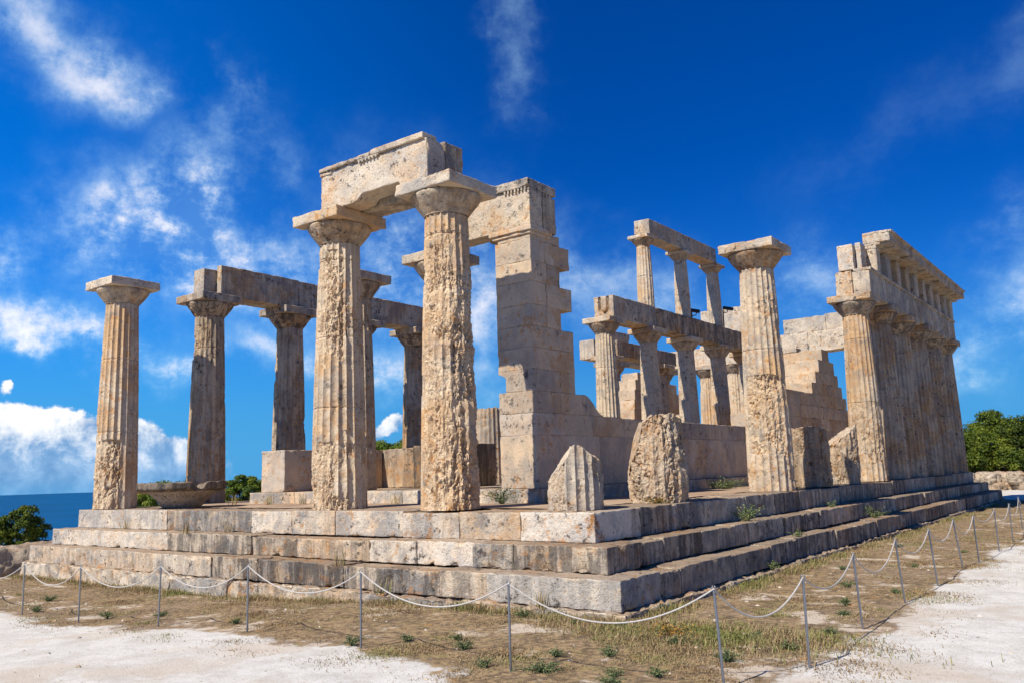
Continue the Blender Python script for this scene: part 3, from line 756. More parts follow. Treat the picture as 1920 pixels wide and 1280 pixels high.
# beam from the corner pier to the porch column
B = beam('porch_beam', 'warm stone beam reaching from the top of the corner pier to the porch column', [
    (-5.45, -2.86, 2.80, 3.22, 5.075, 5.84, .05, .05, 'beam_slab'), (-4.2, -2.86, 3.25, 3.68, 5.075, 5.78, -.1, .3, 'beam_slab')], res=.07, chip=.06, mat=M_COL)
gm = Geo()
block(gm, 1.35, 2.60, -.05, .88, .765, .93, res=.06, r=.01, chip=.05, rough=.012, seed=7, grime=.4)
for k in range(7): block(gm, 2.02 + k * .08, 2.06 + k * .08, -.04, .02, .70, .765, res=.03, r=.006, chip=0, rough=0, grime=.3)
for k in range(7): block(gm, 2.55, 2.60, .06 + k * .1, .10 + k * .1, .70, .765, res=.03, r=.006, chip=0, rough=0, grime=.3)
obj('top_moulding', gm, M_BEAM, B)
# rear beam over the left flank
beam('rear_beam', 'long shaded stone beam over the left flank columns, in three lengths', [
    (-13.05, -12.85, 2.95, 5.45, 5.27, 6.08, 0, .4, 'beam_slab'), (-13.05, -12.85, 5.45, 8.01, 5.27, 6.06, .02, .45, 'beam_slab'), (-13.05, -12.85, 8.01, 10.75, 5.27, 6.02, 0, .4, 'beam_slab'),
    (-13.55, -13.08, 2.6, 5.45, 5.27, 5.98, .1, .3, 'beam_slab'), (-13.55, -13.08, 5.45, 8.01, 5.27, 5.98, 0, .3, 'beam_slab'), (-13.55, -13.08, 8.01, 10.75, 5.27, 5.98, 0, .3, 'beam_slab')], chip=.06)
beam('distant_beam', 'distant sunlit beam end above the left flank, beside the pier', [(-13.6, -12.85, 21.3, 23.9, 5.27, 6.1, .25, .3, 'beam_slab'), (-13.6, -12.85, 23.9, 28.5, 5.27, 6.1, .1, .4, 'beam_slab')], res=.15)
beam('end_beam', 'distant sunlit beam over the far end column, behind the inner colonnade', [(-13.6, -10.2, 27.9, 28.7, 5.274, 6.12, .3, .2, 'beam_slab')], res=.15)
# lower and upper beams of the inner colonnade
def carve_u(o, p, n):
    """lifting groove in the end face"""
    o = o.copy()
    u = p[:, 0] - .30; w = p[:, 2] - .0
    face = p[:, 1] < .02
    d1 = np.abs(np.abs(u) - .125) + 10 * (w < .30)
    d2 = np.abs(np.hypot(u, w - .30) - .125) + 10 * (w > .30)
    m = face * sstep(np.minimum(d1, d2), .042, .018)
    o[:, 1] += .11 * m; return o
t = thing('inner_beam', 'lower inner beam on five small columns, lifting groove cut in its near end', 'beam', 'stone beams lying on the columns', (-5.5, 9.3, 4.44))
for n, (a, b_) in enumerate(((9.3, 11.7), (11.7, 14.1), (14.1, 16.4), (16.4, 19.2))):
    g = Geo(); block(g, 0, .6, a - 9.3, b_ - 9.3, 0, .61 - .01 * (n % 2), res=.022 if n == 0 else .08, r=.012, chip=.05, rough=.014, seed=13 + n, tone=.0, grime=.35 if n == 0 else .75, gap=.003, fn=carve_u if n == 0 else None)
    if n == 0:
        pass
    obj('beam_slab', g, M_BEAM, t)
beam('upper_inner_beam', 'highest inner beam lying on three slender upper columns', [(-5.45, -4.95, 11.66, 14.1, 7.16, 7.66, .1, .2, 'beam_slab'), (-5.45, -4.95, 14.1, 16.35, 7.16, 7.66, .1, .2, 'beam_slab')], chip=.03)
B = beam('far_inner_beam', 'short dark beam of the far inner colonnade with a loose block on its near end', [(-8.87, -8.27, 15.3, 17.4, 4.34, 4.88, -.1, .5, 'beam_slab'), (-8.87, -8.27, 17.4, 19.75, 4.34, 4.84, -.1, .6, 'beam_slab')], res=.1)
beam('loose_block', 'loose pale block lying on the short dark inner beam', [(-8.9, -8.5, 15.4, 16.6, 4.885, 5.25, .3, .1, 'stone_block')], res=.08, chip=.12, cat='block', group=None)
# far porch: beam with a frieze course, one more block on it
B = beam('far_porch_beam', 'jagged sunlit two course beam beyond the stepped wall, open sky beneath its right end', [
    (-9.3, -6.4, 25.2, 26.0, 5.05, 5.88, .2, .1, 'beam_slab'), (-6.4, -4.95, 25.2, 26.0, 5.05, 5.88, .2, .1, 'beam_slab'), (-4.95, -2.9, 25.2, 26.0, 5.05, 5.88, .1, .1, 'beam_slab'),
    (-5.95, -4.2, 25.25, 25.95, 5.885, 6.5, .2, .1, 'frieze_block'), (-4.2, -2.9, 25.25, 25.95, 5.885, 6.55, .05, .1, 'frieze_block')], res=.1, chip=.13, rough=.03)
beam('high_block', 'pale high wall block behind the two small lamps', [(-9.6, -7.7, 25.2, 26.0, 5.89, 7.36, .2, .1, 'stone_block')], res=.12, chip=.06, cat='block', group=None)

# long entablature over the right flank
def entablature():
    t = thing('flank_entablature', 'long stone beam with frieze uprights and overhanging cornice over the six flank columns', 'entablature', None, (0, 15.6, 5.27))
    def part(nm, bl, par=t):
        g = Geo()
        for b_ in bl:
            kw = dict(res=.09, r=.012, chip=.05, rough=.012, seed=int(abs(b_[2]) * 11) % 70, tone=0, grime=.25, gap=.003); kw.update(b_[6] if len(b_) > 6 else {})
            block(g, b_[0], b_[1], b_[2], b_[3], b_[4], b_[5], **kw)
        return obj(nm, g, M_BEAM, par)
    ys = [0.05, 2.65, 5.21, 7.77, 10.33, 13.0]
    for a, b_ in zip(ys[:-1], ys[1:]):
        part('architrave_beam', [(-.53, -.05, a, b_, 0, .74), (-.5, .0, a, b_, .742, .83, dict(chip=.02))])
        part('architrave_beam', [(-1.03, -.55, a + (.02 if a < 1 else 0), b_, 0, .80, dict(tone=.1, grime=.1, chip=.09))])
    fr = part('frieze', [(-.92, -.47, .12, 2.6, .832, 1.60, dict(tone=.3, grime=0)), (-.98, -.82, 2.6, 6.0, .832, 1.66, dict(grime=.7)), (-.98, -.82, 6.0, 13.0, .832, 1.66, dict(grime=.7)), (-.46, -.30, .35, .95, .832, 1.66, dict(tone=.3, grime=0))])  # slabs behind the gaps darkened to paint in recess shade
    for k in range(10):
        y0 = 1.02 + 1.275 * k
        g = Geo()
        w = .46
        for q in range(3):
            a = y0 + q * w / 3
            block(g, -.455, -.035, a + .012, a + w / 3 - .012, .832, 1.56, res=.12, r=.022, chip=.02, rough=.006, seed=k + q, tone=.12, grime=.12)
        block(g, -.455, -.06, y0, y0 + w, .834, 1.60, res=.12, r=.01, chip=.02, rough=.005, seed=k, tone=.12, grime=.12)
        block(g, -.455, -.02, y0 - .01, y0 + w + .01, 1.56, 1.655, res=.12, r=.01, chip=.02, rough=.005, seed=k + 4, tone=.12, grime=.15)
        obj('triglyph', g, M_BEAM, fr)
    part('shade_cover_slab', [(-1.0, -.405, 2.4, 7.8, 1.664, 1.80), (-1.0, -.405, 7.8, 13.1, 1.664, 1.80)])  # added cover that keeps sky light out of the frieze gaps
    ys = [1.05, 3.5, 6.0, 8.4, 10.9, 13.3]
    for a, b_ in zip(ys[:-1], ys[1:]):
        c = part('cornice_block', [(-.40, .38, a, b_, 1.74, 2.0, dict(tone=.05)), (-.40, .44, a, b_, 2.0, 2.08, dict(tone=.1, chip=.03)), (-.36, .10, a, b_, 1.66, 1.742, dict(chip=.02))])
        g = Geo(); y = a + .1
        while y < b_ - .5:
            block(g, .02, .34, y, y + .5, 1.67, 1.745, res=.15, r=.01, chip=.03, rough=.006, seed=int(y * 9) % 50, ero=.3, grime=.2); y += .6375
        obj('mutule', g, M_BEAM, c)
entablature()

# ------------------------------------------------------------------ walls of the inner building
def wall(name, label, blocks, mat=M_WALL, res=.085, extra=None):
    t = thing(name, label, 'wall')
    for n, b_ in enumerate(blocks):
        kw = dict(res=res, r=.008, chip=.03, rough=.009, seed=n * 3 + 1, gap=.0025, tone=0, grime=.05)
        nm = 'wall_block'
        if len(b_) > 6:
            d = dict(b_[6]); nm = d.pop('nm', nm); kw.update(d)
        g = Geo(); block(g, *b_[:6], **kw)
        obj(nm, g, mat, t)
    return t
rs = random.Random(12)
XL, XR = -3.62, -2.85
blk = []
def course(z0, z1, ys, x0=XL, x1=XR, **kw):
    for n, (a, b_) in enumerate(zip(ys[:-1], ys[1:])):
        k = dict(tone=rs.uniform(-.22, .16)); k.update(kw)
        xa = x0 - (.07 if a < 2.8 else 0)
        blk.append((xa, x1 + rs.uniform(-.006, .006), a, b_, z0, z1, k))
course(.25, 1.2, [2.77, 3.72, 4.95, 6.6, 8.3, 9.9], chip=.02, grime=.12); course(.25, 1.2, [9.9, 11.6, 13.3, 15.0, 16.7, 18.4, 20.1, 21.8, 23.5, 26.0], res=.15)
course(1.2, 1.6, [2.77, 3.65, 4.7, 5.88]); course(1.2, 1.585, [5.88, 7.3, 8.6, 10.0, 11.4, 12.7], grime=.25); course(1.2, 1.6, [12.7, 14, 15.3, 16.6, 17.9, 19.2, 20.5, 21.8, 23.6], res=.15)
def slope(o, p, n):
    o = o.copy(); m = sstep(p[:, 1], 4.45, 5.12) * (p[:, 2] > 1.62); o[:, 2] -= m * (p[:, 2] - 1.6) * .96; return o
course(1.6, 2.0, [2.77, 3.6, 4.35]); blk.append((XL, XR, 4.35, 5.12, 1.6, 2.0, dict(fn=slope, grime=.3, res=.05)))
def bite(o, p, n):
    """broken lower left corner of the block"""
    o = o.copy(); m = sstep(p[:, 0], -3.45, -3.66) * sstep(p[:, 2], 2.36, 2.28) * sstep(p[:, 1], 3.2, 2.8); o[:, 0] += .17 * m; return o
blk.append((XL - .07, XR, 2.77, 3.62, 2.0, 2.4, dict(fn=bite, grime=.2, res=.05, tone=-.05))); course(2.0, 2.4, [3.62, 4.12])
course(2.4, 2.8, [2.77, 3.55, 4.12], tone=-.12); course(2.8, 3.2, [2.77, 3.3, 4.12], tone=-.15)  # pier courses within the shadow band toned darker to deepen the shade
course(3.2, 3.6, [2.77, 3.25, 3.71], tone=-.08); course(3.6, 4.03, [2.77, 3.25, 4.10], tone=-.05)
course(4.03, 4.42, [2.77, 3.28, 3.71]); course(4.42, 4.84, [2.77, 3.22, 4.06], tone=.05); blk.append((XL, XR, 2.77, 3.25, 4.84, 5.0, dict(tone=.05))); blk.append((XL + .1, XR, 3.25, 3.75, 4.84, 5.03, dict(chip=.1, rough=.03, tone=-.2)))
blk.append((XL - .16, XR + .07, 2.70, 3.42, 4.98, 5.072, dict(nm='anta_capital', chip=.03, tone=.15)))
blk.append((XL - .10, XR + .03, 2.735, 3.40, 4.92, 4.985, dict(nm='anta_capital', chip=.02, tone=.1)))
# stepped far part
est = [(1.6, 2.0, 13.4, 23.2), (2.0, 2.4, 14.2, 22.75), (2.4, 2.82, 15.1, 22.3), (2.82, 3.2, 18.54, 21.9), (3.2, 3.6, 18.97, 21.5), (3.6, 4.03, 19.42, 21.15), (4.03, 4.42, 19.88, 20.65)]
for z0, z1, a, b_ in est:
    ys = [a]; y = a + rs.uniform(.5, 1.2)
    while y < b_ - .4: ys.append(y); y += rs.uniform(.9, 1.4)
    course(z0, z1, ys + [b_], res=.12, chip=.06, rough=.02)
w1 = wall('cella_wall', 'long inner wall with a tall toothed corner pier at its near end and a stepped far part', blk)
# door wall across the far end of the hall
blk = []
z = .25
for z0, z1 in ((.25, 1.2), (1.2, 1.6), (1.6, 2.0), (2.0, 2.4), (2.4, 2.82), (2.82, 3.2), (3.2, 3.6), (3.6, 4.03), (4.03, 4.40)):
    e = rs.uniform(-.1, .1) - (0 if z1 < 3.0 else 0)
    blk.append((-5.0 + e, XL - .005, 19.95, 20.7, z0, z1, dict(tone=.2, res=.12)))
wall('door_wall', 'sunlit smooth cross wall beside the stepped far wall, seen left of it', blk)
beam('loose_stone', 'small loose stone on top of the sunlit cross wall', [(-4.3, -3.75, 20.0, 20.5, 4.42, 4.58, .2, .1, 'stone')], res=.06, chip=.08, cat='stone', group=None)
# low wall across the near porch and low far side wall
blk = [(-10.05, -8.9, 5.95, 6.7, .25, 1.22, dict(chip=.1, rough=.03, grime=.5, tone=-.1)), (-8.9, -7.5, 5.9, 6.7, .25, 1.27, dict(chip=.12, rough=.03, grime=1.0, tone=-.85)), (-5.9, -5.1, 6.0, 6.7, .25, 1.24, dict(grime=.8, tone=-.6)), (-5.1, -3.65, 5.98, 6.7, .25, 1.22, dict(grime=.9, tone=-.6)), (-7.5, -6.9, 5.95, 6.7, .25, 1.25, dict(grime=.8, tone=-.35))]  # dark tones stand for black weathering and painted shade together
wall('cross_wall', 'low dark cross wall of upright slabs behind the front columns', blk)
blk = [(-10.80, -9.95, 2.77, 3.95, .25, 1.2, dict(chip=.07, rough=.015, tone=.12, res=.05)), (-10.80, -10.0, 3.95, 5.9, .25, 1.2, dict(tone=-.05))]
y = 5.9
while y < 26:
    b_ = min(y + 1.7, 26); blk.append((-10.8, -10.05, y, b_, .25, 1.2, dict(tone=rs.uniform(-.2, .1), res=.2))); y = b_
for z0, z1, a, b_ in ((1.2, 1.6, 17.5, 26), (1.6, 2.0, 19.2, 25.5), (2.0, 2.4, 19.4, 25), (2.4, 2.82, 19.5, 24.6), (2.82, 3.2, 19.55, 24.2), (3.2, 3.6, 19.6, 23.8), (3.6, 4.0, 19.7, 23.3), (4.0, 4.3, 19.9, 21.2)):
    ys = [a]
    while ys[-1] < b_ - 1.6: ys.append(ys[-1] + rs.uniform(.9, 1.4))
    for a2, b2 in zip(ys, ys[1:] + [b_]): blk.append((-10.8, -10.05, a2, b2, z0, z1, dict(tone=rs.uniform(-.2, .2), res=.15, chip=.08)))
wall('far_side_wall', 'low inner wall on the left with a pale upright slab at its near end', blk)

# ------------------------------------------------------------------ broken basin on the front edge
def basin(x, y, z):
    t = thing('stone_basin', 'broken dark stone basin on a rough foot beside the far corner column', 'basin', None, (x, y, z))
    n = 96
    pr = [(0.0, .0), (.30, .0), (.36, .04), (.41, .10), (.48, .17), (.56, .24), (.64, .295), (.76, .31), (.78, .33), (.78, .41), (.77, .43), (.70, .42), (.6, .36), (.45, .27), (.25, .22), (0.0, .20)]
    pr = np.array(pr); s = np.linspace(0, len(pr) - 1, 60); rr = np.interp(s, np.arange(len(pr)), pr[:, 0]); zz = np.interp(s, np.arange(len(pr)), pr[:, 1])
    th = np.linspace(0, 2 * math.pi, n, endpoint=False)
    T, K = np.meshgrid(th, np.arange(60)); rad = rr[K]; Z = zz[K]
    rr = rr * 1.15; zz = zz * 1.28
    rad = rr[K]; Z = zz[K]
    brk = .16 * sstep(fbm(np.stack([np.cos(T).ravel() * 1.4, np.sin(T).ravel() * 1.4, 0 * T.ravel()], 1), 3, 4), .0, .3).reshape(T.shape)
    Z = np.where(Z > .34, Z - brk * (Z - .28) / .26, Z)
    p = np.stack([(np.cos(T) * rad).ravel(), (np.sin(T) * rad).ravel(), Z.ravel()], 1)
    d = .035 * fbm(p * 6, 4, 3)[:, None]
    v = p + d * (p - np.array([0, 0, .2])) / (np.linalg.norm(p - np.array([0, 0, .2]), axis=1)[:, None] + .05)
    i, j = np.meshgrid(np.arange(59), np.arange(n), indexing='ij'); i = i.ravel(); j = j.ravel(); k = (j + 1) % n
    q = np.stack([i * n + j, i * n + k, (i + 1) * n + k, (i + 1) * n + j], 1)
    top = (p[:, 2] > .36)
    obj('bowl', Geo().add(v, [q], ero=np.where(top, .0, .7), tone=np.where(top, -.62, -.05), grime=np.where(top, .9, .3)), M_STUMP, t, 60)
basin(-10.75, .72, .0)

# ------------------------------------------------------------------ small lamps on the inner beam
def lamp(x, y, z, h, label, rz):
    t = thing('floodlight', label, 'floodlight', 'small lamps on the inner beam', (x, y, z)); t.rotation_euler.z = rz
    obj('pole', tube(Geo(), [(0, 0, 0), (0, 0, h)], .022, 8), M_BLACK, t)
    obj('bracket', tube(Geo(), [(0, -.02, h - .12), (0, .13, h - .10), (0, .17, h + .02)], .016, 8), M_BLACK, t)
    g = Geo(); block(g, -.07, .07, -.16, .18, h, h + .10, res=.05, r=.02, chip=0, rough=0)
    hd = obj('housing', g, M_BLACK, t); hd.rotation_euler.x = R(-12)
    g = Geo(); block(g, -.055, .055, .178, .19, h + .015, h + .085, res=.05, r=.004, chip=0, rough=0)
    ln = obj('lens', g, M_LENS, hd)
lamp(-5.2, 14.7, 5.04, .30, 'small black floodlight on a short pole between two upper columns', R(-60))
lamp(-5.2, 17.2, 5.04, .72, 'small black floodlight on a taller pole right of the upper columns', R(-60))

# ------------------------------------------------------------------ rope barrier
posts = [(-10.9, -3.40, 0, 0), (-8.07, -3.55, 0, 0), (-6.33, -3.55, 0, 0), (-4.55, -3.40, .02, 0), (-2.77, -3.33, 0, 0), (-.74, -3.42, 0, 0), (1.255, -3.51, 0, 0), (3.06, -3.12, -.05, .03), (3.41, -2.15, .0, .01), (3.30, -.10, -.03, -.01),
         (3.285, 1.85, -.04, -.03), (3.33, 3.58, -.05, 0), (3.29, 5.75, -.07, -.02), (3.38, 6.70, -.02, 0), (3.43, 8.6, -.01, 0), (3.37, 11.0, 0, 0), (3.2, 14.2, -.02, 0), (3.2, 16.8, 0, 0), (3.2, 19.4, 0, 0)]
ords = ['first', 'second', 'third', 'fourth', 'fifth', 'sixth', 'seventh', 'eighth', 'ninth', 'tenth', 'eleventh', 'twelfth', 'thirteenth', 'fourteenth', 'fifteenth', 'sixteenth', 'seventeenth', 'eighteenth', 'nineteenth']
PH = .77
tops = []
for n, (x, y, lx, ly) in enumerate(posts):
    z = float(gz(x, y)) - .02
    vis = n - 1
    if n == 0: lb = 'thin grey steel rope post beyond the left edge of the view'
    elif n <= 6: lb = 'thin grey steel rope post before the front steps, %s from the left' % ords[vis]
    elif n == 7: lb = 'leaning grey steel rope post at the corner of the rope line, foot nearest the viewer'
    else: lb = 'thin grey steel rope post along the right path, %s after the corner post' % ords[n - 8]
    t = thing('rope_post', lb, 'post', 'steel posts holding the rope', (x, y, z))
    obj('pole', tube(Geo(), [(0, 0, -.15), (0, 0, 0), (lx * .5, ly * .5, PH * .5), (lx, ly, PH)], .011, 10), M_METAL, t, 60)
    a = np.linspace(0, 2 * math.pi, 13)
    obj('rope_ring', tube(Geo(), np.stack([lx + .018 * np.cos(a), np.full(13, ly), PH + .012 + .018 * np.sin(a)], 1), .005, 6, cap=False), M_METAL, t, 60)
    tops.append((x + lx, y + ly, z + PH + .006))
g = Geo()
sags = [.30, .28, .27, .26, .26, .27, .30, .27, .20, .28, .24, .24, .25, .14, .25, .3, .35, .35]
pts = []
for (a, b_), sg in zip(zip(tops[:-1], tops[1:]), sags):
    s = np.linspace(0, 1, 25)[:-1]
    p = np.outer(1 - s, a) + np.outer(s, b_); p[:, 2] -= sg * 4 * s * (1 - s)
    pts.append(p)
pts.append(np.array([tops[-1]]))
pts = np.concatenate(pts)
tag(obj('barrier_rope', tube(g, pts, .0072, 8), M_ROPE, None, 60), 'sagging white rope strung from post to post round the temple', 'rope')

# ------------------------------------------------------------------ boulders and the rubble wall
def rock(name, label, x, y, z, sx, sy, sz, seed, tone=0, group=None, ero=.3, rz=0, parent=None, mat=None):
    n, m = 56, 36
    th = np.linspace(0, 2 * math.pi, n, endpoint=False); ph = np.linspace(-math.pi / 2, math.pi / 2, m)
    T, Pp = np.meshgrid(th, ph)
    d = np.stack([(np.cos(T) * np.cos(Pp)).ravel(), (np.sin(T) * np.cos(Pp)).ravel(), np.sin(Pp).ravel()], 1)
    box = d / (np.abs(d) ** 4).sum(1)[:, None] ** .25
    v = box * (1 + .30 * fbm(d * 1.3, 3, seed) + .10 * ridged(d * 3.0, 3, seed + 2) + .04 * fbm(d * 9, 3, seed + 5))[:, None]
    v = v * np.array([sx, sy, sz])
    i, j = np.meshgrid(np.arange(m - 1), np.arange(n), indexing='ij'); i = i.ravel(); j = j.ravel(); k = (j + 1) % n
    q = np.stack([i * n + j, i * n + k, (i + 1) * n + k, (i + 1) * n + j], 1)
    o = obj(name, Geo().add(v, [q], ero=np.full(len(v), ero), tone=tone, grime=.4), mat or M_STUMP, parent, 55)
    o.location = (x, y, z); o.rotation_euler.z = rz
    if label: tag(o, label, 'rock', group)
    return o
rock('boulder', 'rough rounded boulder right against the left end of the front steps', -15.05, -.95, -1.26, .5, .55, .44, 3, .05, ero=.35)
rock('boulder', 'low grey boulder lying behind the rounded one at the left edge', -16.5, .4, -1.36, .8, .8, .45, 9, -.25, ero=.1)
rock('boulder', 'small pale stone lying in front of the left boulders', -14.9, -1.75, -1.36, .5, .35, .18, 14, .2)
rock('boulder', 'dark boulder tucked behind the left corner of the steps', -15.7, 1.5, -1.1, .5, .5, .45, 21, -.3, ero=.1)
t = thing('rubble_wall', 'low rubble wall of pale boulders beyond the right end of the platform', 'wall', None, (0, 0, 0))
rr_ = random.Random(5)
for k in range(26):
    a = k / 25
    for lv_ in range(2):
        rock('rubble_stone', None, -3 + 15 * a + rr_.uniform(-.3, .3), 42.5 + 2.0 * a + rr_.uniform(-.2, .2), -1.05 + lv_ * .5, .5, .4, .33, 30 + k * 2 + lv_, rr_.uniform(-.45, .0), parent=t, rz=rr_.uniform(0, 3))

# ------------------------------------------------------------------ trees
def leaves(centres, normals, size, seed):
    r = np.random.RandomState(seed); n = len(centres)
    nv = normals + r.normal(size=(n, 3)) * .6; nv /= np.linalg.norm(nv, axis=1)[:, None]
    a = np.cross(nv, r.normal(size=(n, 3))); a /= np.linalg.norm(a, axis=1)[:, None] + 1e-9; b_ = np.cross(nv, a)
    s = size * r.uniform(.6, 1.3, n)[:, None]
    v = np.stack([centres - a * s * .5, centres - b_ * s * .32, centres + a * s * .5, centres + b_ * s * .32], 1).reshape(-1, 3)
    return v, np.arange(n * 4).reshape(-1, 4), np.repeat(r.uniform(0, 1, n), 4)
def tree(name, label, x, y, h, w, seed, nclump=60, per=190, size=.14, mat=None, trunk=.3, cat='tree', group=None, z=None, low=.15):
    r = np.random.RandomState(seed)
    z = float(gz(x, y)) - .1 if z is None else z
    t = thing(name, label, cat, group, (x, y, z))
    cs, ns, tn = [], [], []; ct = np.repeat(r.uniform(0, 1, nclump), per)
    g = Geo()
    th_ = h * trunk
    tube(g, [(0, 0, 0), (.06 * w, .03 * w, th_ * .5), (.02 * w, .05 * w, th_), (0, 0, h * .75)], [.09 * h * .5, .07 * h * .5, .055 * h * .5, .02], 9)
    for k in range(nclump):
        u = r.normal(size=3); u /= np.linalg.norm(u); u[2] = abs(u[2]) * 1.0 - .35
        rad = r.uniform(.45, 1.0) ** .6
        lump = 1 + .28 * perlin(u[None] * 1.9, seed)[0]
        c = np.array([u[0] * w * .5 * rad * lump, u[1] * w * .5 * rad * lump, h * (low + (1 - low) * .5) + u[2] * h * (1 - low) * .55 * rad * lump])
        cr = w * r.uniform(.055, .13)
        d = r.normal(size=(per, 3)); d /= np.linalg.norm(d, axis=1)[:, None]; d[:, 2] = np.where(d[:, 2] < -.3, -d[:, 2], d[:, 2])
        pc = c + d * cr * r.uniform(.55, 1.05, (per, 1)) * np.array([1, 1, .75])
        cs.append(pc); ns.append(d)
        if k % 4 == 0: tube(g, [(0, 0, th_ * r.uniform(.6, 1.2)), (c * np.array([.5, .5, 0]) + np.array([0, 0, (th_ + c[2]) * .5])), c], [.03 * h * .5, .02 * h * .5, .008 * h * .5], 6)
    v, q, tt = leaves(np.concatenate(cs), np.concatenate(ns), size, seed + 1)
    obj('trunk', g, M_BARK, t, 60)
    obj('crown', Geo().add(v, [q], tone=np.clip(.7 * np.repeat(ct, 4) + .3 * tt, 0, 1)), mat or M_PINE, t, 0)
    return t
tree('pine_tree', 'big rounded dark green pine beyond the right end of the temple', -2.4, 57.0, 5.6, 7.0, 5, 230, 300, .15, group='trees round the temple', low=-.28, trunk=.12)
tree('pine_tree', 'rounded pine at the right edge of the view, right of the big one', 2.6, 59.0, 5.4, 6.6, 6, 190, 280, .15, group='trees round the temple', low=-.28, trunk=.12)
tree('pine_tree', 'lower pine squeezed between the last flank column and the big pine', -5.6, 60.0, 5.1, 5.4, 7, 150, 280, .15, group='trees round the temple', low=-.28, trunk=.12)
tree('shrub_tree', 'dark green tree low on the slope at the left edge before the sea', -35.2, 7.7, 4.4, 3.4, 8, 90, 300, .10, M_PINE, group='trees round the temple', low=.1, trunk=.2)
tree('shrub_tree', 'bushy green tree between the second left column and the pale slab', -37.0, 21.0, 6.3, 3.7, 9, 100, 300, .11, M_SHRUB, group='trees round the temple', low=.2)
tree('shrub_tree', 'green bush peeping between the corner column and the second left column', -42.5, 19.3, 7.4, 5.2, 10, 120, 280, .11, M_SHRUB, group='trees round the temple', low=.2)
tree('pine_tree', 'bright green treetop seen between the two tall front columns', -41.0, 36.7, 9.6, 6.4, 11, 130, 320, .14, M_SHRUB, group='trees round the temple', low=.3)

# ------------------------------------------------------------------ dry grass, weeds, pebbles
def tufts(pts, hts, lean, seed, wid=.004, nb=1):
    """bent blades: one quad and a tip triangle each"""
    r = np.random.RandomState(seed); n = len(pts)
    a = r.uniform(0, 2 * math.pi, n); d = np.stack([np.cos(a), np.sin(a), 0 * a], 1); s = np.stack([-np.sin(a), np.cos(a), 0 * a], 1)
    w = (wid * r.uniform(.7, 1.5, n))[:, None]; h = hts[:, None]; L = lean[:, None]
    up = np.array([0, 0, 1.0])
    p0 = pts; p1 = pts + up * h * .6 + d * h * L * .4; p2 = pts + up * h * (1 - .35 * L) + d * h * L * 1.1
    v = np.stack([p0 - s * w, p0 + s * w, p1 + s * w * .75, p1 - s * w * .75, p2], 1).reshape(-1, 3)
    b_ = np.arange(n)[:, None] * 5
    return v, [b_ + np.array([[0, 1, 2, 3]]), b_ + np.array([[3, 2, 4]])]
def strip_points(n, seed):
    r = np.random.RandomState(seed); out = []
    while sum(len(o) for o in out) < n:
        x = r.uniform(-18, 4.6, n); y = r.uniform(-4.4, 30, n)
        keep = ((y < -.97) | (x > .97)) & (x < 3.7 + .3 * r.normal(size=n)) & (y > -3.7 + .35 * r.normal(size=n))
        # more of them nearby
        dist = np.hypot(x - 5.97, y + 9.63); keep &= r.uniform(0, 1, n) < np.clip(9.0 / dist, .12, 1)
        out.append(np.stack([x[keep], y[keep]], 1))
    p = np.concatenate(out)[:n]
    return p
def ground_z(p):
    q = np.stack([p[:, 0], p[:, 1], 0 * p[:, 0]], 1)
    return gz(p[:, 0], p[:, 1]) + .030 * fbm(q * .55, 3, 2) + .012 * fbm(q * 3.0, 3, 4) - .006
r = np.random.RandomState(21)
p = strip_points(260000, 20)
cl = fbm(np.stack([p[:, 0], p[:, 1], 0 * p[:, 0]], 1) * 1.1, 4, 50)
keep = r.uniform(size=len(p)) < sstep(cl, -.12, .38)
p = p[keep]; cl = cl[keep]
near_step = np.minimum(np.where(p[:, 0] < .97, -.95 - p[:, 1], 9), np.where(p[:, 1] > -.97, p[:, 0] - .95, 9))
h = r.uniform(.010, .034, len(p)) * (1 + 1.8 * sstep(near_step, .45, .0)) * (1 + .6 * sstep(cl, .1, .5))
P3 = np.column_stack([p, ground_z(p)])
v, f = tufts(P3, h, r.uniform(.4, 1.6, len(p)), 22, .0032)
tt = np.clip(.40 + .9 * fbm(P3 * np.array([1.3, 1.3, 0]), 4, 61) + r.normal(size=len(p)) * .20 + .25 * sstep(near_step, .5, .1), 0, 1)
gg = Geo().add(v, f, tone=np.repeat(tt, 5))
# taller, greener fringe against the foot of the steps
n = 26000
q = r.uniform(0, 1, n); side_ = r.uniform(size=n) < .5
off = np.abs(r.normal(size=n)) * .16 + .01
x = np.where(side_, -15 + 16.0 * q, .96 + off); y = np.where(side_, -.97 - off, -.96 + 22 * q ** 1.4)
k = fbm(np.column_stack([x, y, 0 * x]) * .9, 4, 71) > r.uniform(-.35, .35, n)
pf = np.column_stack([x[k], y[k]]); pf = np.column_stack([pf, ground_z(pf)])
v, f = tufts(pf, r.uniform(.03, .13, len(pf)) * (1 + .6 * fbm(pf * 2.0, 2, 72)), r.uniform(.2, 1.0, len(pf)), 73, .0034)
gg.add(v, f, tone=np.repeat(np.clip(.62 + .5 * fbm(pf * 1.2, 3, 74) + r.normal(size=len(pf)) * .2, 0, 1), 5))
# matted clump of yellow and rust weeds by the near corner
pc = np.column_stack([r.normal(1.9, .75, 9000), r.normal(-1.25, .32, 9000)]); pc = pc[(pc[:, 0] > 1.0) | (pc[:, 1] < -1.0)]
pc = np.column_stack([pc, ground_z(pc)])
v, f = tufts(pc, r.uniform(.03, .11, len(pc)), r.uniform(.3, 1.2, len(pc)), 75, .0034)
gg.add(v, f, tone=np.repeat(np.clip(.7 + .6 * fbm(pc * 2.2, 3, 76) + r.normal(size=len(pc)) * .2, 0, 1), 5))
tag(obj('dry_grass', gg, M_STRAW, None, 0), 'short dry grass between the steps and the rope', 'grass', kind='stuff')
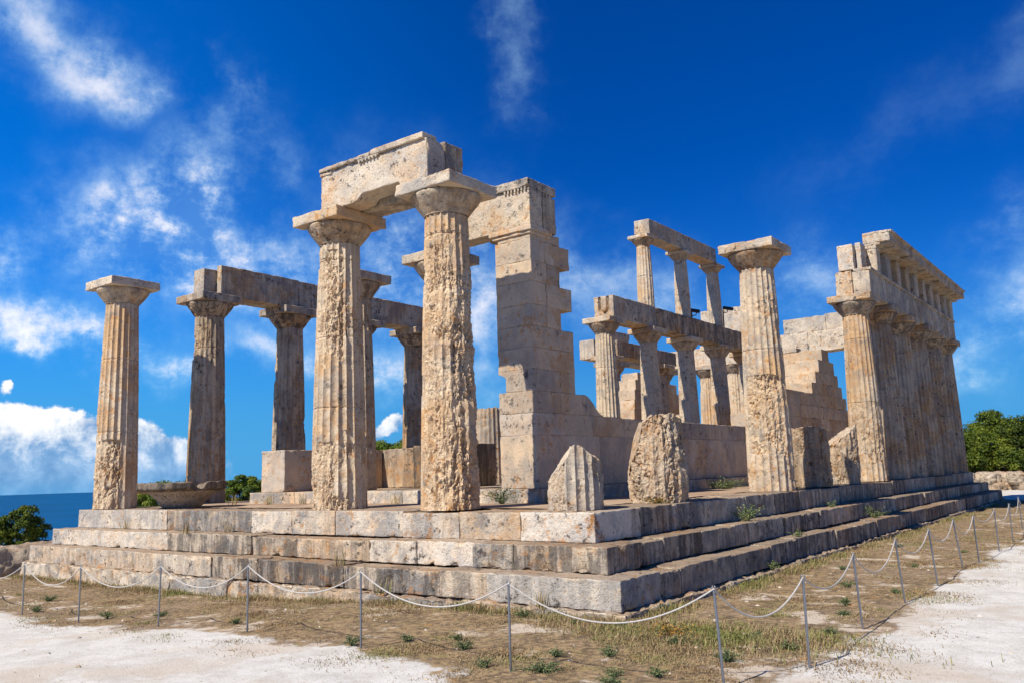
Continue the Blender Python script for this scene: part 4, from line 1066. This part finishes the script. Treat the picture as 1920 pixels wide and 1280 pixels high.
# pebbles
def pebbles():
    r = np.random.RandomState(33); n = 9500
    x = r.uniform(-12, 9, n); y = r.uniform(-8.5, 12, n)
    k = ((y < -1.0) | (x > 1.0)); x, y = x[k], y[k]; n = len(x)
    p = np.stack([x, y], 1); z = ground_z(p)
    base = np.array([(1, 0, 0), (-1, 0, 0), (0, 1, 0), (0, -1, 0), (0, 0, 1), (0, 0, -1)], float)
    s = np.exp(r.normal(-4.9, .6, n)); s = np.minimum(s, .045)
    v = base[None] * (s[:, None, None] * r.uniform(.6, 1.3, (n, 6, 1))) * np.array([1, 1, .7])
    v = v + np.stack([x, y, z + s * .2], 1)[:, None]
    tri = np.array([(0, 2, 4), (2, 1, 4), (1, 3, 4), (3, 0, 4), (2, 0, 5), (1, 2, 5), (3, 1, 5), (0, 3, 5)])
    f = (np.arange(n)[:, None, None] * 6 + tri[None]).reshape(-1, 3)
    tone = np.repeat(r.uniform(-.4, .8, n), 6)
    tag(obj('pebbles', Geo().add(v.reshape(-1, 3), [f], tone=tone), M_STUMP, None, 0), 'scattered pebbles on the gravel', 'pebbles', kind='stuff')
pebbles()
def weed(label, x, y, z, rad, h, n, seed, mat, group, name='weed', leaf=.022, stems=14):
    r = np.random.RandomState(seed)
    t = thing(name, label, 'plant', group, (x, y, z))
    g = Geo(); cs, ns = [], []
    for k in range(stems):
        a = r.uniform(0, 2 * math.pi); q = r.uniform(.2, 1) * rad
        tip = np.array([math.cos(a) * q, math.sin(a) * q, h * r.uniform(.45, 1) * (1 - .45 * q / rad)])
        mid = tip * np.array([.35, .35, .6])
        tube(g, [(0, 0, -.02), mid, tip], [.0035, .003, .0015], 4)
        m = max(3, n // stems); s = r.uniform(.15, 1, m)[:, None]
        pc = (1 - s) ** 2 * 0 + 2 * s * (1 - s) * mid + s * s * tip + r.normal(size=(m, 3)) * leaf * .7
        cs.append(pc); ns.append(r.normal(size=(m, 3)) + np.array([0, 0, .8]))
    ns = np.concatenate(ns); ns /= np.linalg.norm(ns, axis=1)[:, None]
    v, q, tt = leaves(np.concatenate(cs), ns, leaf, seed)
    obj('stems', g, M_WEED, t, 0)
    obj('foliage', Geo().add(v, [q], tone=tt), mat, t, 0)
    return t
weed('silvery green bush growing on the middle step of the right flank', .22, 4.6, -.41, .34, .42, 520, 3, M_WEED, None, 'step_bush', .035, 26)
weed('yellowish green tuft growing on the lower right step, below the dark stump', .62, 11.2, -.74, .40, .36, 420, 4, M_WEED, None, 'step_bush', .035, 24)
weed('small green sprig on the middle right step, left of the pale leaning stump', .25, 9.3, -.41, .18, .2, 140, 5, M_WEED, None, 'step_bush', .03, 12)
weed('tiny green sprig on the lower right step, near the corner rope post', .70, 5.7, -.74, .2, .16, 160, 6, M_WEED, None, 'step_bush', .03, 12)
weed('leafy green sprig at the foot of the lowest right step', .90, 3.85, -1.09, .15, .2, 160, 7, M_WEED, None, 'step_bush', .03, 12)
weed('weeds growing against the sill below the corner pier', -3.35, 2.35, .0, .45, .42, 500, 8, M_WEED, None, 'pavement_weed', .03, 40)
weed('weeds on the pavement behind the free standing flank column', -2.4, 9.9, .0, .8, .35, 600, 9, M_WEED, None, 'pavement_weed', .04, 50)
weed('thin tall weed between the two tall front columns', -5.0, 2.2, .0, .25, .6, 160, 10, M_WEED, None, 'pavement_weed', .03, 16)
weed('brown withered weed at the foot of the tall boulder-like stump', -.35, 2.42, .0, .3, .12, 220, 11, M_RUST, None, 'pavement_weed', .03, 20)
weed('rust red and yellow weed clump beside the corner rope post', 1.75, -1.35, float(gz(1.7, -1.3)), .5, .14, 800, 12, M_RUST, None, 'rusty_weed', .026, 50)
weed('dark green brown weed mat at the foot of the seventh front post', 1.5, -3.35, float(gz(1.5, -3.3)), .30, .10, 500, 13, M_WEED, None, 'weed_mat', .022, 40)
r = np.random.RandomState(77)
wp = [(-9.3, -2.6), (-8.2, -3.3), (-6.4, -3.1), (-.6, -2.9), (-.15, -2.6), (.25, -2.95), (1.2, -2.75), (1.65, -2.5), (2.1, -3.2), (2.25, -3.45), (.9, -3.45), (-.95, -3.35), (2.7, -2.2), (2.6, -1.2), (3.1, -.55), (2.9, .6), (3.0, -1.5), (2.7, 1.4), (3.0, 2.6), (2.3, 2.9), (1.7, 4.8), (2.6, 5.6), (1.5, -1.2), (1.05, -1.25), (.5, -1.3), (-.3, -1.2), (2.9, 8.2), (1.6, 9.0), (2.4, -3.0), (-3.6, -2.9), (-5.5, -2.8), (1.95, -1.75)]
for k, (x, y) in enumerate(wp):
    s = r.uniform(.7, 1.6)
    weed('small green weed in the dry soil between the steps and the rope', x, y, float(gz(x, y)), .12 * s, .09 * s, int(320 * s), 100 + k, M_WEED, 'weeds in the dry soil strip', 'soil_weed', .017, 26)
gt = [(-8.6, -.5, -.41), (-11.6, -.06, -.4), (-7.9, -.06, -.4), (-3.9, -.9, -.75), (-3.0, -.92, -1.1), (-.2, -.98, -1.1), (-6.0, 2.4, 0), (-4.6, 2.4, 0), (-2.4, 2.4, 0), (-9.5, 2.0, 0), (-8.7, 2.3, 0), (-10.9, 2.1, 0)]
for k, (x, y, z) in enumerate(gt):
    t = thing('grass_tuft', 'thin yellow green grass tuft sprouting from a stone joint', 'plant', 'grass tufts in the stone joints', (x, y, z))
    n = 22; rp = np.column_stack([r.normal(size=(n, 2)) * .05, np.zeros(n)])
    v, f = tufts(rp, r.uniform(.12, .34, n), r.uniform(.1, .6, n), 200 + k, .005)
    obj('blades', Geo().add(v, f, tone=np.repeat(r.uniform(.3, 1, n), 5)), M_STRAW, t, 0)
